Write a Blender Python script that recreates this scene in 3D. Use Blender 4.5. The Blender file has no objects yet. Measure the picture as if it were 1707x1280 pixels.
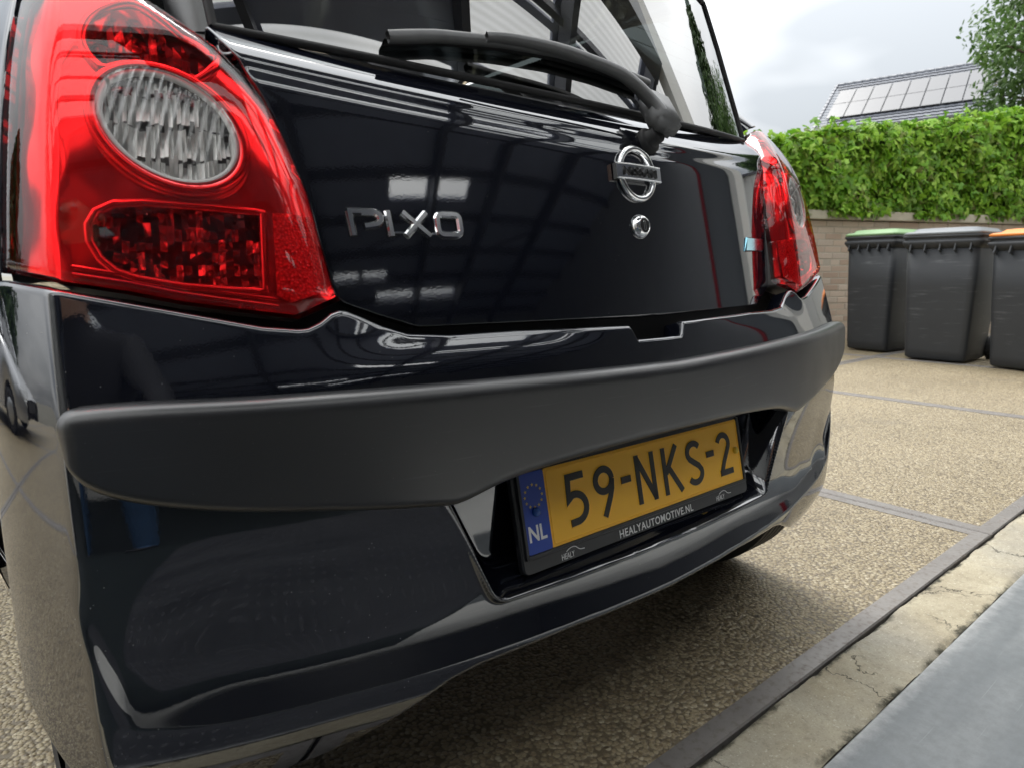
import bpy, bmesh, math, random
import numpy as np
from mathutils import Matrix, Vector
from mathutils.geometry import delaunay_2d_cdt

SC = bpy.context.scene
COL = SC.collection
RAD = math.radians
# ------------------------------------------------------------------ camera
GROT = RAD(0.58)                      # the car stands slightly askew on the slabs
def car2w(p):
    c, s = math.cos(GROT), math.sin(GROT)
    return Vector((c*p[0]-s*p[1], s*p[0]+c*p[1], p[2]))
CAM_C = (-.817, -.651, .772)
yaw, pitch, rollc = RAD(39.836), RAD(9.496), RAD(-.373)
fw = np.array([math.sin(yaw)*math.cos(pitch), math.cos(yaw)*math.cos(pitch), -math.sin(pitch)])
rt = np.cross(fw, [0, 0, 1]); rt /= np.linalg.norm(rt); up = np.cross(rt, fw)
rt, up = math.cos(rollc)*rt+math.sin(rollc)*up, -math.sin(rollc)*rt+math.cos(rollc)*up
rw, uw, dw = car2w(rt), car2w(up), car2w(fw)
cd = bpy.data.cameras.new('camera'); cam = bpy.data.objects.new('camera', cd); COL.objects.link(cam)
cw = car2w(CAM_C)
cam.matrix_world = Matrix(((rw.x, uw.x, -dw.x, cw.x), (rw.y, uw.y, -dw.y, cw.y), (rw.z, uw.z, -dw.z, cw.z), (0, 0, 0, 1)))
cd.sensor_fit = 'HORIZONTAL'; cd.sensor_width = 36; cd.lens = 1115/1707*36
cd.clip_start = .02; cd.clip_end = 2000
cd.dof.use_dof = True; cd.dof.focus_distance = 1.15; cd.dof.aperture_fstop = 8.0
SC.camera = cam
# ------------------------------------------------------------------ sky, sun, exposure
W = bpy.data.worlds.new('World'); SC.world = W; W.use_nodes = True
nt = W.node_tree; nt.nodes.clear()
def nn(t, tp, **kw):
    n = t.nodes.new(tp)
    for k, v in kw.items(): setattr(n, k, v)
    return n
CLOUD = (25.1, 14.3, 19.2)            # which part of the cloud cover lies overhead
SUN_EL, SUN_AZ = RAD(58), RAD(25)     # behind the cloud, in front of the hall
out = nn(nt, 'ShaderNodeOutputWorld'); mixw = nn(nt, 'ShaderNodeMixShader')
sky = nn(nt, 'ShaderNodeTexSky', sky_type='NISHITA', sun_disc=False, sun_elevation=SUN_EL, sun_rotation=SUN_AZ, dust_density=3.0)
b1 = nn(nt, 'ShaderNodeBackground'); b1.inputs['Strength'].default_value = .10
b2 = nn(nt, 'ShaderNodeBackground'); b2.inputs['Strength'].default_value = 2.9
tc = nn(nt, 'ShaderNodeTexCoord'); sep = nn(nt, 'ShaderNodeSeparateXYZ')
zc = nn(nt, 'ShaderNodeMath', operation='MAXIMUM'); zc.inputs[1].default_value = 0
lum = nn(nt, 'ShaderNodeMath', operation='MULTIPLY_ADD'); lum.inputs[1].default_value = .84; lum.inputs[2].default_value = .16
zz = nn(nt, 'ShaderNodeMath', operation='ADD'); zz.inputs[1].default_value = .22
dv = nn(nt, 'ShaderNodeVectorMath', operation='DIVIDE')
noi = nn(nt, 'ShaderNodeTexNoise'); noi.inputs['Scale'].default_value = .75; noi.inputs['Detail'].default_value = 4; noi.inputs['Roughness'].default_value = .5
rmp = nn(nt, 'ShaderNodeValToRGB')
rmp.color_ramp.elements[0].position = .36; rmp.color_ramp.elements[0].color = (.335, .352, .366, 1)
rmp.color_ramp.elements[1].position = .68; rmp.color_ramp.elements[1].color = (1.0, 1.0, .985, 1)
mulc = nn(nt, 'ShaderNodeVectorMath', operation='SCALE')
L = nt.links.new
L(tc.outputs['Generated'], sep.inputs[0]); L(sep.outputs['Z'], zc.inputs[0]); L(zc.outputs[0], lum.inputs[0]); L(zc.outputs[0], zz.inputs[0])
L(tc.outputs['Generated'], dv.inputs[0]); L(zz.outputs[0], dv.inputs[1]); ofs = nn(nt, 'ShaderNodeVectorMath', operation='ADD'); ofs.inputs[1].default_value = CLOUD
L(dv.outputs[0], ofs.inputs[0]); L(ofs.outputs[0], noi.inputs['Vector'])
L(noi.outputs['Fac'], rmp.inputs[0]); L(rmp.outputs[0], mulc.inputs[0]); L(lum.outputs[0], mulc.inputs['Scale'])
L(mulc.outputs[0], b2.inputs['Color']); L(sky.outputs[0], b1.inputs['Color'])
mixw.inputs[0].default_value = .90
L(b1.outputs[0], mixw.inputs[1]); L(b2.outputs[0], mixw.inputs[2]); L(mixw.outputs[0], out.inputs['Surface'])
sd = bpy.data.lights.new('sun', 'SUN'); sd.energy = 1.1; sd.angle = RAD(25); sd.color = (1, .97, .92)
so = bpy.data.objects.new('sun', sd); COL.objects.link(so)
sv = Vector((math.sin(SUN_AZ)*math.cos(SUN_EL), math.cos(SUN_AZ)*math.cos(SUN_EL), math.sin(SUN_EL)))
so.rotation_euler = sv.to_track_quat('Z', 'Y').to_euler()
SC.view_settings.view_transform = 'Standard'; SC.view_settings.look = 'None'
SC.view_settings.exposure = 1.12; SC.view_settings.gamma = 1
SC.render.engine = 'CYCLES'
SC.cycles.use_denoising = True; SC.cycles.max_bounces = 10; SC.cycles.transparent_max_bounces = 16
SC.cycles.glossy_bounces = 6; SC.cycles.diffuse_bounces = 4; SC.cycles.sample_clamp_indirect = 8
SC.cycles.caustics_reflective = False; SC.cycles.caustics_refractive = False

# ------------------------------------------------------------------ helpers
rng = np.random.default_rng(7); random.seed(7)
def props(o, label=None, cat=None, group=None, kind=None):
    if label: o['label'] = label
    if cat: o['category'] = cat
    if group: o['group'] = group
    if kind: o['kind'] = kind
    return o
def obj(name, me, mat=None, parent=None, smooth=False, **kw):
    o = bpy.data.objects.new(name, me); COL.objects.link(o)
    if mat and not me.materials: me.materials.append(mat)
    if parent is not None: o.parent = parent
    if smooth: me.polygons.foreach_set('use_smooth', [True]*len(me.polygons)); me.update()
    return props(o, **kw)
def empty(name, loc=(0, 0, 0), rz=0, **kw):
    o = bpy.data.objects.new(name, None); COL.objects.link(o); o.location = loc; o.rotation_euler = (0, 0, rz)
    o.empty_display_size = .1
    return props(o, **kw)
def pydata(name, v, f):
    me = bpy.data.meshes.new(name); me.from_pydata([tuple(map(float, p)) for p in v], [], f); me.update(); return me
def grid_mesh(name, P, closed_u=False, flip=False):
    nu, nv = P.shape[:2]
    idx = np.arange(nu*nv).reshape(nu, nv)
    if closed_u: idx = np.concatenate([idx, idx[:1]], 0)
    q = np.stack([idx[:-1, :-1], idx[1:, :-1], idx[1:, 1:], idx[:-1, 1:]], -1).reshape(-1, 4)
    if flip: q = q[:, ::-1]
    me = bpy.data.meshes.new(name)
    me.vertices.add(nu*nv); me.vertices.foreach_set('co', np.ascontiguousarray(P, dtype=np.float32).ravel())
    me.loops.add(q.size); me.loops.foreach_set('vertex_index', q.ravel().astype(np.int32))
    me.polygons.add(len(q)); me.polygons.foreach_set('loop_start', (np.arange(len(q))*4).astype(np.int32))
    me.polygons.foreach_set('loop_total', np.full(len(q), 4, np.int32))
    me.update(calc_edges=True); me.validate(); return me
def tri_mesh(name, V, T, k=3):
    V = np.asarray(V, np.float32); T = np.asarray(T, np.int32); k = T.shape[1]
    me = bpy.data.meshes.new(name)
    me.vertices.add(len(V)); me.vertices.foreach_set('co', V.ravel())
    me.loops.add(T.size); me.loops.foreach_set('vertex_index', T.ravel())
    me.polygons.add(len(T)); me.polygons.foreach_set('loop_start', (np.arange(len(T))*k).astype(np.int32))
    me.polygons.foreach_set('loop_total', np.full(len(T), k, np.int32))
    me.update(calc_edges=True); return me
def unit(v): return v/np.maximum(np.linalg.norm(v, axis=-1, keepdims=True), 1e-12)
def gnorm(P):
    n = unit(np.cross(np.gradient(P, axis=0), np.gradient(P, axis=1)))
    m = n[n.shape[0]//2, n.shape[1]//2]
    return n if m[1] <= 0 else -n
def roll_v(P, r, depth, end=True, steps=4):
    Q = P if end else P[:, ::-1]
    n = gnorm(Q)[:, -1]; p = Q[:, -1]; t = p-Q[:, -2]; t = unit(t-(t*n).sum(-1, keepdims=True)*n)
    rows = [p+t*r*math.sin(a)-n*r*(1-math.cos(a)) for a in np.linspace(0, math.pi/2, steps+1)[1:]]
    rows.append(rows[-1]-n*depth)
    Q = np.concatenate([Q]+[x[:, None] for x in rows], 1)
    return Q if end else Q[:, ::-1]
def roll_u(P, r, depth, end=True, steps=4):
    return roll_v(P.transpose(1, 0, 2), r, depth, end, steps).transpose(1, 0, 2)
def box_bm(bm, c, s, rot=None):
    m = Matrix.Translation(c)
    if rot is not None: m = m @ rot
    return bmesh.ops.create_cube(bm, size=1, matrix=m @ Matrix.Diagonal((s[0], s[1], s[2], 1)))['verts']
def box(name, c, s, mat, parent=None, bevel=0, rot=None, segs=2, **kw):
    bm = bmesh.new(); box_bm(bm, c, s, rot)
    if bevel: bmesh.ops.bevel(bm, geom=bm.edges[:], offset=bevel, segments=segs, affect='EDGES', profile=.5)
    me = bpy.data.meshes.new(name); bm.to_mesh(me); bm.free()
    return obj(name, me, mat, parent, smooth=False, **kw)
def lathe(prof, n=48, axis='Z'):
    """prof: (r,h) rows -> closed grid points"""
    pr = np.array(prof, float); a = np.linspace(0, 2*math.pi, n, endpoint=False)
    r, h = pr[:, 0], pr[:, 1]
    P = np.stack([np.cos(a)[:, None]*r, np.sin(a)[:, None]*r, np.tile(h, (n, 1))], -1)
    if axis == 'X': P = P[..., [2, 0, 1]]
    if axis == 'Y': P = P[..., [1, 2, 0]]
    return P
def tube_pts(path, rad, n=10, squash=None):
    path = np.asarray(path, float); rad = np.broadcast_to(np.asarray(rad, float), (len(path),))
    t = unit(np.gradient(path, axis=0)); ref = np.array([0, 0, 1.]) if abs(t[0, 2]) < .9 else np.array([1., 0, 0])
    a = unit(np.cross(t, ref)); b = np.cross(t, a); ang = np.linspace(0, 2*math.pi, n, endpoint=False)
    return path[None]+(np.cos(ang)[:, None, None]*a[None]+np.sin(ang)[:, None, None]*b[None]*(squash or 1))*rad[None, :, None]
def text_mesh(s, size, extrude=0, align='LEFT', sx=1.0, spacing=1.0, bevel=0, offset=0):
    cu = bpy.data.curves.new('t', 'FONT'); cu.body = s; cu.size = size; cu.align_x = align; cu.extrude = extrude
    cu.space_character = spacing; cu.bevel_depth = bevel; cu.resolution_u = 6; cu.offset = offset
    o = bpy.data.objects.new('t', cu); COL.objects.link(o)
    dg = bpy.context.evaluated_depsgraph_get(); dg.update()
    me = bpy.data.meshes.new_from_object(o.evaluated_get(dg), depsgraph=dg)
    bpy.data.objects.remove(o); bpy.data.curves.remove(cu)
    if sx != 1.0: me.transform(Matrix.Diagonal((sx, 1, 1, 1)))
    return me
def nspl(xs, ys):
    """natural cubic spline through knots, linear outside"""
    xs = np.asarray(xs, float); ys = np.asarray(ys, float); n = len(xs)
    h = np.diff(xs); A = np.eye(n); r = np.zeros(n)
    for i in range(1, n-1):
        A[i, i-1] = h[i-1]; A[i, i] = 2*(h[i-1]+h[i]); A[i, i+1] = h[i]
        r[i] = 6*((ys[i+1]-ys[i])/h[i]-(ys[i]-ys[i-1])/h[i-1])
    M = np.linalg.solve(A, r)
    def f(x):
        x = np.asarray(x, float); xc = np.clip(x, xs[0], xs[-1])
        i = np.clip(np.searchsorted(xs, xc)-1, 0, n-2); hh = h[i]
        a = (xs[i+1]-xc)/hh; b = (xc-xs[i])/hh
        v = a*ys[i]+b*ys[i+1]+((a**3-a)*M[i]+(b**3-b)*M[i+1])*hh*hh/6
        s0 = (ys[1]-ys[0])/h[0]-h[0]*(2*M[0]+M[1])/6
        s1 = (ys[-1]-ys[-2])/h[-1]+h[-1]*(2*M[-1]+M[-2])/6
        return v+np.where(x < xs[0], (x-xs[0])*s0, 0)+np.where(x > xs[-1], (x-xs[-1])*s1, 0)
    return f
def lerp(xs, ys):
    return lambda x: np.interp(x, xs, ys)
def sstep(a, b, x):
    t = np.clip((np.asarray(x, float)-a)/(b-a), 0, 1)
    return t*t*(3-2*t)
def cumint(s, f):
    return np.concatenate([[0], np.cumsum((f[1:]+f[:-1])/2*np.diff(s))])
# ---- plan outline of the rear corners (arc length s from the centre line)
PS = np.linspace(0, 4.9, 9801)
def plan_table(k, s1, tr, phi2, L):
    ph1 = np.arctan(2*k*np.minimum(PS, s1))
    p = ph1+(np.radians(phi2)-np.arctan(2*k*s1))*sstep(s1, s1+tr, PS)
    p = p+(np.radians(89.6)-np.radians(phi2))*sstep(0, 1, np.clip((PS-s1-tr*.4)/L, 0, 1)**.8)
    p = p+np.radians(84)*sstep(3.15, 4.15, PS)
    return cumint(PS, np.cos(p)), cumint(PS, np.sin(p))
PX, PY = plan_table(.185, .752, .020, 60, .26)
def plan(s):
    a = np.abs(s)
    return np.sign(s)*np.interp(a, PS, PX), np.interp(a, PS, PY)
# ---- tail lamps and rear wings
w_l = nspl([.5, .66, .76, .92, 1.0, 1.1, 1.25, 1.42], [1.0, 1.0, .992, .968, .950, .915, .85, .77])
y_l = nspl([.6, .70, .76, .85, .92, 1.0, 1.05, 1.1, 1.2, 1.4], [-.03, -.026, -.018, .001, .019, .049, .082, .128, .245, .50])
def LE(s, z, d=0):
    X, Y = plan(s)
    return np.stack([X*w_l(z), y_l(z)+Y*1.08+0*X, z+0*X], -1)
# ---- bumper
w_b = nspl([.15, .22, .30, .40, .55, .66, .78], [.965, .985, .997, 1.0, 1.0, .998, .99])
y_b = nspl([.16, .18, .21, .24, .27, .30, .35, .40, .45, .50, .55, .60, .62, .655, .68, .70, .73, .78],
           [.02, -.005, -.030, -.046, -.054, -.055, -.054, -.054, -.055, -.055, -.052, -.048, -.046, -.040, -.033, -.027, -.018, -.003])
y_bx = nspl([.5, .62, .655, .68, .70, .73, .78], [0, 0, -.001, 0, .0058, .0125, .019])
def BE(s, z):
    X, Y = plan(s)
    a = np.abs(s)
    return np.stack([X*w_b(z), y_b(z)+y_bx(z)*sstep(.10, .26, a)*(1-sstep(.43, .54, a))+Y+0*X, z+0*X], -1)
BL = BE
_zt0 = lerp([0, .083, .27, .368, .421, .45, .473, .488, .496, .507, .521, .535, .545, .58, .653, .754, .83, 1.2],
             [.696, .697, .702, .702, .706, .716, .727, .733, .734, .731, .722, .7165, .716, .720, .737, .760, .768, .775])
def z_top(s):
    q = np.abs(np.asarray(s, float)+.014)
    return _zt0(np.abs(s))-.020*(1-sstep(.050, .064, q))
z_bot = lerp([0, .15, .30, .36, .40, .44, .485, .55, .60, .66, .72, .77, .80, .83, .885, .95, 1.05, 1.3],
             [.284, .287, .285, .283, .276, .259, .239, .218, .212, .214, .229, .246, .258, .277, .322, .335, .34, .34])
z_crs = nspl([0, .31, .40, .51, .61, .685, .745, .80], [.291, .298, .299, .302, .307, .316, .336, .37])
s_rec = nspl([.28, .34, .40, .466, .541, .6], [.736, .745, .757, .775, .777, .777])
def BU(s, z):
    """bumper skin with plate pocket, sunken side panels and lower lip"""
    P = BE(s, z); a = np.abs(s)
    hw = .338+(z-.37)*.46
    f1 = hw-a; f2 = z-.350
    kk = .018; h = np.clip(.5+.5*(f2-f1)/kk, 0, 1); f = f2*(1-h)+f1*h-kk*h*(1-h)
    pocket = .067*sstep(0, .042, f)*(1-sstep(.575, .595, z))
    zc = z_crs(a); t = (z-zc)/(.515-zc)
    amp = .0155*sstep(0, .020, s_rec(z)+.003-a)*(1-.40*sstep(.62, .735, a))
    prof = np.where(t < 0, 0, np.where(t < .32, np.sin(np.pi/2*np.clip(t, 0, 1)/.32), 1-(np.sqrt(np.clip((t-.32)/.68, 0, 1)**2+.0036)-.06)/.9418))
    lip = .05*np.clip(zc-z, 0, 1)
    y = P[..., 1]+np.maximum(pocket, amp*prof*(f < .0)+np.where(f >= 0, amp*prof*(1-sstep(0, .01, f)), 0))+lip
    return np.stack([P[..., 0], y, P[..., 2]], -1)
# ---- moulding face
m_top = nspl([0, .3, .5, .65, .74, .772], [.642, .647, .650, .654, .656, .6545])
m_bot = nspl([0, .17, .27, .33, .37, .395, .42, .46, .532, .62, .69, .73, .75, .766], [.5415, .538, .531, .523, .513, .508, .510, .515, .526, .540, .556, .570, .582, .598])
def MO(s, z):
    X, Y = plan(s)
    return np.stack([X, -.074+Y+.05*(z-.57)+0*X, z+0*X], -1)
# ---- tailgate
_zz = np.linspace(.6, 1.2, 2401)
_th = np.interp(_zz, [.60, .70, .930, .941, .950, .957, .963, .968, .976, .990, 1.004, 1.02, 1.2], [9, 9.8, 10.2, 13, 25, 25, 14, 15, 38, 50, 58, 62, 62])
_ker = np.hanning(31); _ker /= _ker.sum()
_th = np.convolve(np.pad(_th, 15, 'edge'), _ker, 'valid')
_yc = cumint(_zz, np.tan(np.radians(_th))); _yc -= np.interp(.838, _zz, _yc)-.024
def TG(x, z):
    x = np.asarray(x, float); z = np.asarray(z, float)
    y = np.interp(z-.13*x*x, _zz, _yc)+.346*x*x-.10*x**4
    return np.stack([x+0*z, y, z+0*x], -1)
def GL(x, z):
    x = np.asarray(x, float); z = np.asarray(z, float); r = z-1.012
    return np.stack([x+0*z, .086+.42*r-.05*r*r+(.29-.2*r)*x*x+.10*x**4, z+0*x], -1)
# ------------------------------------------------------------------ materials
class MT:
    """small node-material builder"""
    def __init__(s, name):
        s.m = bpy.data.materials.new(name); s.m.use_nodes = True; s.t = s.m.node_tree; s.t.nodes.clear()
        s.out = s.t.nodes.new('ShaderNodeOutputMaterial')
    def n(s, tp, ins=None, **kw):
        n = s.t.nodes.new('ShaderNode'+tp)
        for k, v in kw.items(): setattr(n, k, v)
        for k, v in (ins or {}).items():
            if isinstance(v, bpy.types.NodeSocket): s.t.links.new(v, n.inputs[k])
            else: n.inputs[k].default_value = v
        return n
    def surf(s, sock): s.t.links.new(sock, s.out.inputs['Surface']); return s.m
    def co(s, kind='Object'): return s.n('TexCoord').outputs[kind]
    def noise(s, scale, detail=3, rough=.5, vec=None, dist=0):
        return s.n('TexNoise', {'Vector': vec or s.co(), 'Scale': scale, 'Detail': detail, 'Roughness': rough, 'Distortion': dist}).outputs['Fac']
    def ramp(s, fac, stops, interp='LINEAR'):
        r = s.n('ValToRGB', {'Fac': fac}); cr = r.color_ramp; cr.interpolation = interp
        while len(cr.elements) < len(stops): cr.elements.new(.5)
        for e, (p, c) in zip(cr.elements, stops):
            e.position = p; e.color = (c, c, c, 1) if isinstance(c, (int, float)) else (*c, 1)
        return r.outputs['Color']
    def mix(s, fac, a, b, mode='MIX'):
        x = s.n('Mix', data_type='RGBA', blend_type=mode)
        for i, v in ((0, fac), (6, a), (7, b)):
            if isinstance(v, bpy.types.NodeSocket): s.t.links.new(v, x.inputs[i])
            elif i == 0: x.inputs[0].default_value = v
            else: x.inputs[i].default_value = (*v, 1)
        return x.outputs[2]
    def math(s, op, a, b=0, c=0):
        x = s.n('Math', operation=op)
        for i, v in enumerate((a, b, c)):
            if isinstance(v, bpy.types.NodeSocket): s.t.links.new(v, x.inputs[i])
            else: x.inputs[i].default_value = v
        return x.outputs[0]
    def bump(s, h, strength=.3, dist=.01, normal=None):
        d = {'Height': h, 'Strength': strength, 'Distance': dist}
        if normal: d['Normal'] = normal
        return s.n('Bump', d).outputs['Normal']
    def schlick(s, ior, normal=None):
        """reflectance that is the same from both sides of a thin sheet"""
        g = s.n('NewGeometry'); f0 = ((ior-1)/(ior+1))**2
        c = s.math('ABSOLUTE', s.n('VectorMath', {0: g.outputs['Incoming'], 1: normal or g.outputs['Normal']}, operation='DOT_PRODUCT').outputs['Value'])
        return s.math('MULTIPLY_ADD', s.math('POWER', s.math('SUBTRACT', 1.0, c), 5.0), 1-f0, f0)
    def pbr(s, col, rough=.5, metal=0, normal=None, **kw):
        p = s.n('BsdfPrincipled', {'Metallic': metal})
        for k, v in (('Base Color', col), ('Roughness', rough)):
            if isinstance(v, bpy.types.NodeSocket): s.t.links.new(v, p.inputs[k])
            else: p.inputs[k].default_value = (*v, 1) if k == 'Base Color' else v
        if normal: s.t.links.new(normal, p.inputs['Normal'])
        for k, v in kw.items(): p.inputs[k].default_value = v
        return p.outputs[0]
def simple(name, col, rough=.5, metal=0, var=.12, scale=8, bump=0, bscale=60, bdist=.004, **kw):
    m = MT(name); a = tuple(c*(1-var) for c in col); b = tuple(min(1, c*(1+var)) for c in col)
    c = m.mix(m.noise(scale, 4), a, b) if var else col
    nb = m.bump(m.noise(bscale, 3), bump, bdist) if bump else None
    return m.surf(m.pbr(c, rough, metal, nb, **kw))

def paint_mat():
    m = MT('black_paint'); vec = m.co()
    v1 = m.n('TexVoronoi', {'Vector': vec, 'Scale': 95.0}); v2 = m.n('TexVoronoi', {'Vector': vec, 'Scale': 38.0})
    sp1 = m.math('LESS_THAN', v1.outputs['Distance'], .045); sp2 = m.math('LESS_THAN', v2.outputs['Distance'], .022)
    keep = m.math('GREATER_THAN', m.noise(7, 2), .54)
    sp = m.math('MULTIPLY', m.math('MAXIMUM', sp1, sp2), keep)
    col = m.mix(sp, (.0045, .0055, .0105), (.32, .32, .31))
    dust = m.ramp(m.noise(3.2, 6, .6), [(.5, 0), (.8, .03)])
    col = m.mix(dust, col, (.16, .15, .13))
    rough = m.ramp(m.noise(5, 4), [(.3, .018), (.8, .032)])
    nb = m.bump(m.noise(420, 2), .012, .001)
    d = m.n('BsdfDiffuse', {'Color': col}).outputs[0]
    g = m.n('BsdfGlossy', {'Color': (.97, .98, 1, 1), 'Roughness': rough, 'Normal': nb})
    fr = m.n('Fresnel', {'IOR': 2.25, 'Normal': nb}).outputs[0]
    fr = m.math('MULTIPLY', fr, m.math('SUBTRACT', 1, sp))
    return m.surf(m.n('MixShader', {0: fr, 1: d, 2: g.outputs[0]}).outputs[0])
def clear_mat(name, tint, ior=1.6, rough=.015, gl=(1, 1, 1), bumpn=None):
    m = MT(name)
    d = {'Color': (*gl, 1), 'Roughness': rough}; fd = {'IOR': ior}
    if bumpn:
        nb = m.bump(m.noise(bumpn[0], 2), bumpn[1], bumpn[2]); d['Normal'] = nb; fd['Normal'] = nb
    t = m.n('BsdfTransparent', {'Color': (*tint, 1)}).outputs[0]
    g = m.n('BsdfGlossy', d).outputs[0]
    return m.surf(m.n('MixShader', {0: m.schlick(ior, d.get('Normal')), 1: t, 2: g}).outputs[0])
M = {}
M['paint'] = paint_mat()
def trim_mat():
    m = MT('grained_black_plastic'); vec = m.co()
    col = m.mix(m.noise(2.5, 5, .6), (.014, .0145, .0165), (.021, .021, .023))
    scr = m.n('TexNoise', {'Vector': m.n('Mapping', {'Vector': vec, 'Rotation': (0, .5, 0), 'Scale': (9, 9, 320)}).outputs[0], 'Scale': 1.0, 'Detail': 2}).outputs['Fac']
    col = m.mix(m.ramp(scr, [(.66, 0), (.76, .16)]), col, (.16, .16, .16))
    v = m.n('TexVoronoi', {'Vector': vec, 'Scale': 120.0}); col = m.mix(m.math('LESS_THAN', v.outputs['Distance'], .03), col, (.25, .25, .25))
    nb = m.bump(m.noise(900, 2), .10, .0006)
    return m.surf(m.pbr(col, m.ramp(m.noise(6, 3), [(.25, .25), (.75, .42)]), 0, nb, **{'Specular IOR Level': 1.0}))
M['trim'] = trim_mat()
M['dull'] = simple('dull_black_plastic', (.013, .013, .014), .6)
M['wiper'] = simple('weathered_wiper_plastic', (.16, .162, .165), .5, var=.2, scale=40, bump=.1, bscale=500, bdist=.0006)
M['rubber'] = simple('rubber', (.012, .012, .013), .65)
M['chrome'] = simple('chrome', (.93, .935, .94), .07, 1, var=0)
M['lampchrome'] = simple('lamp_reflector', (.92, .90, .88), .12, .8, var=.05, scale=60)
M['letterchrome'] = simple('satin_chrome', (.95, .955, .96), .15, 1, var=0)
M['bezel'] = simple('lamp_bezel', (.92, .90, .89), .15, .82, var=.04, scale=20)
M['reverse_refl'] = simple('reversing_reflector', (.92, .91, .88), .30, .12, var=.12, scale=90)
M['bezel_dark'] = simple('lamp_housing', (.26, .24, .24), .35, .4)
M['redlens'] = clear_mat('red_lamp_lens', (.965, .125, .135), 1.5, .014)
M['clearlens'] = clear_mat('clear_lamp_lens', (.93, .93, .92), 1.75, .02)
M['glass'] = clear_mat('tinted_window_glass', (.05, .06, .06), 2.6, .006)
def retro():
    m = MT('reflex_reflector'); v = m.n('TexVoronoi', {'Vector': m.co(), 'Scale': 330.0})
    c = m.mix(v.outputs['Distance'], (.95, .62, .62), (.35, .12, .14))
    return m.surf(m.pbr(c, .3, .35, m.bump(v.outputs['Distance'], .6, .002)))
M['retro'] = retro()
M['plate_y'] = simple('yellow_plate', (1.0, .51, .025), .34, 0, var=.05, scale=12, bump=.03, bscale=30)
M['plate_b'] = simple('blue_band', (.012, .055, .36), .36, 0, var=.05)
M['ink'] = simple('black_ink', (.008, .008, .009), .35, 0, var=0)
M['white'] = simple('white_print', (.80, .80, .79), .5, 0, var=.03)
M['frame'] = simple('plate_frame_plastic', (.018, .019, .022), .30, 0, var=.1)
M['star'] = simple('star_yellow', (.75, .55, .06), .4, 0, var=0)
M['pin_y'] = simple('yellow_cap', (.75, .50, .05), .3, 0, var=0)
M['pin_b'] = simple('blue_cap', (.02, .09, .34), .25, 0, var=0)
M['tyre'] = simple('tyre_rubber', (.018, .018, .019), .7, 0, var=.3, scale=30, bump=.15, bscale=300, bdist=.001)
M['rim'] = simple('painted_rim', (.42, .43, .44), .3, .8)
M['seat'] = simple('dark_upholstery', (.03, .031, .034), .9)
M['bluechrome'] = simple('blue_chrome', (.40, .80, .97), .12, 1, var=0)
M['underbody'] = simple('underbody_seal', (.012, .012, .012), .8)
# ------------------------------------------------------------------ the black hatchback
car = empty('hatchback_car', (0, 0, 0), GROT, label='glossy black hatchback with chrome lettering and yellow number plate, seen from behind', cat='car')
def sgrid(*parts): return np.unique(np.concatenate([np.linspace(*p) for p in parts]).round(6))
# --- bumper skin
sh = sgrid((0, .030, 8), (.030, .085, 40), (.085, .30, 38), (.30, .46, 60), (.46, .56, 50), (.56, .73, 40), (.73, .80, 56), (.80, .896, 26))
ss = np.concatenate([-sh[::-1], sh[1:]])
vv = np.linspace(0, 1, 190)
zt, zb = z_top(ss)-.007, z_bot(np.abs(ss))+.008
ZG = zb[:, None]+(zt-zb)[:, None]*vv[None]
P = BU(ss[:, None]+0*ZG, ZG)
P = roll_v(P, .007, .030, True, 5); P = roll_v(P, .008, .05, False, 4); P = roll_u(P, .004, .03, True, 3); P = roll_u(P, .004, .03, False, 3)
bumper = obj('bumper', grid_mesh('bumper', P, flip=True), M['paint'], car, True)
# --- moulding strip
sm = sgrid((0, .30, 40), (.30, .46, 50), (.46, .70, 40), (.70, .763, 34)); sm = np.concatenate([-sm[::-1], sm[1:]])
mt, mb = m_top(np.abs(sm))-.017, m_bot(np.abs(sm))+.011
mid = (mt+mb)/2; mt = np.maximum(mt, mid+.002); mb = np.minimum(mb, mid-.002)
ZG = mb[:, None]+(mt-mb)[:, None]*np.linspace(0, 1, 24)[None]
P = MO(sm[:, None]+0*ZG, ZG)
P = roll_v(P, .017, .03, True, 9); P = roll_v(P, .011, .03, False, 6); P = roll_u(P, .013, .03, True, 8); P = roll_u(P, .013, .03, False, 8)
obj('bumper_moulding', grid_mesh('bumper_moulding', P, flip=True), M['trim'], car, True, label='matt black plastic bumper moulding')
# --- tailgate panel
xe = lerp([.70, .7045, .708, .714, .724, .738, .746, .76, .795, .87, .958, 1.005, 1.03, 1.06], [.36, .372, .388, .404, .434, .468, .478, .481, .488, .503, .524, .543, .555, .562])
uu = np.linspace(-1, 1, 241); uu = np.sign(uu)*np.abs(uu)**.9
v1 = sgrid((0, .04, 26), (.04, .12, 22), (.12, .70, 60), (.70, 1, 110))
U, V = np.meshgrid(uu, v1, indexing='ij'); ZT = np.full_like(U, .9)
for _ in range(12):
    XT = U*(xe(ZT)-.003); ZT = .7075+V*(1.016+.105*XT*XT-.7075)
P = TG(XT, ZT); P = roll_v(P, .003, .012, True, 3); P = roll_v(P, .0035, .02, False, 4)
P = roll_u(P, .003, .02, True, 3); P = roll_u(P, .003, .02, False, 3)
tailgate = obj('tailgate', grid_mesh('tailgate', P, flip=True), M['paint'], car, True)
# dark body shell behind the shut lines
X2, Z2 = np.meshgrid(np.linspace(-.60, .60, 41), np.linspace(.60, 1.05, 24), indexing='ij')
P = TG(X2, Z2); P[..., 1] += .034
obj('inner_body', grid_mesh('inner_body', P, flip=True), M['dull'], car, True)
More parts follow.
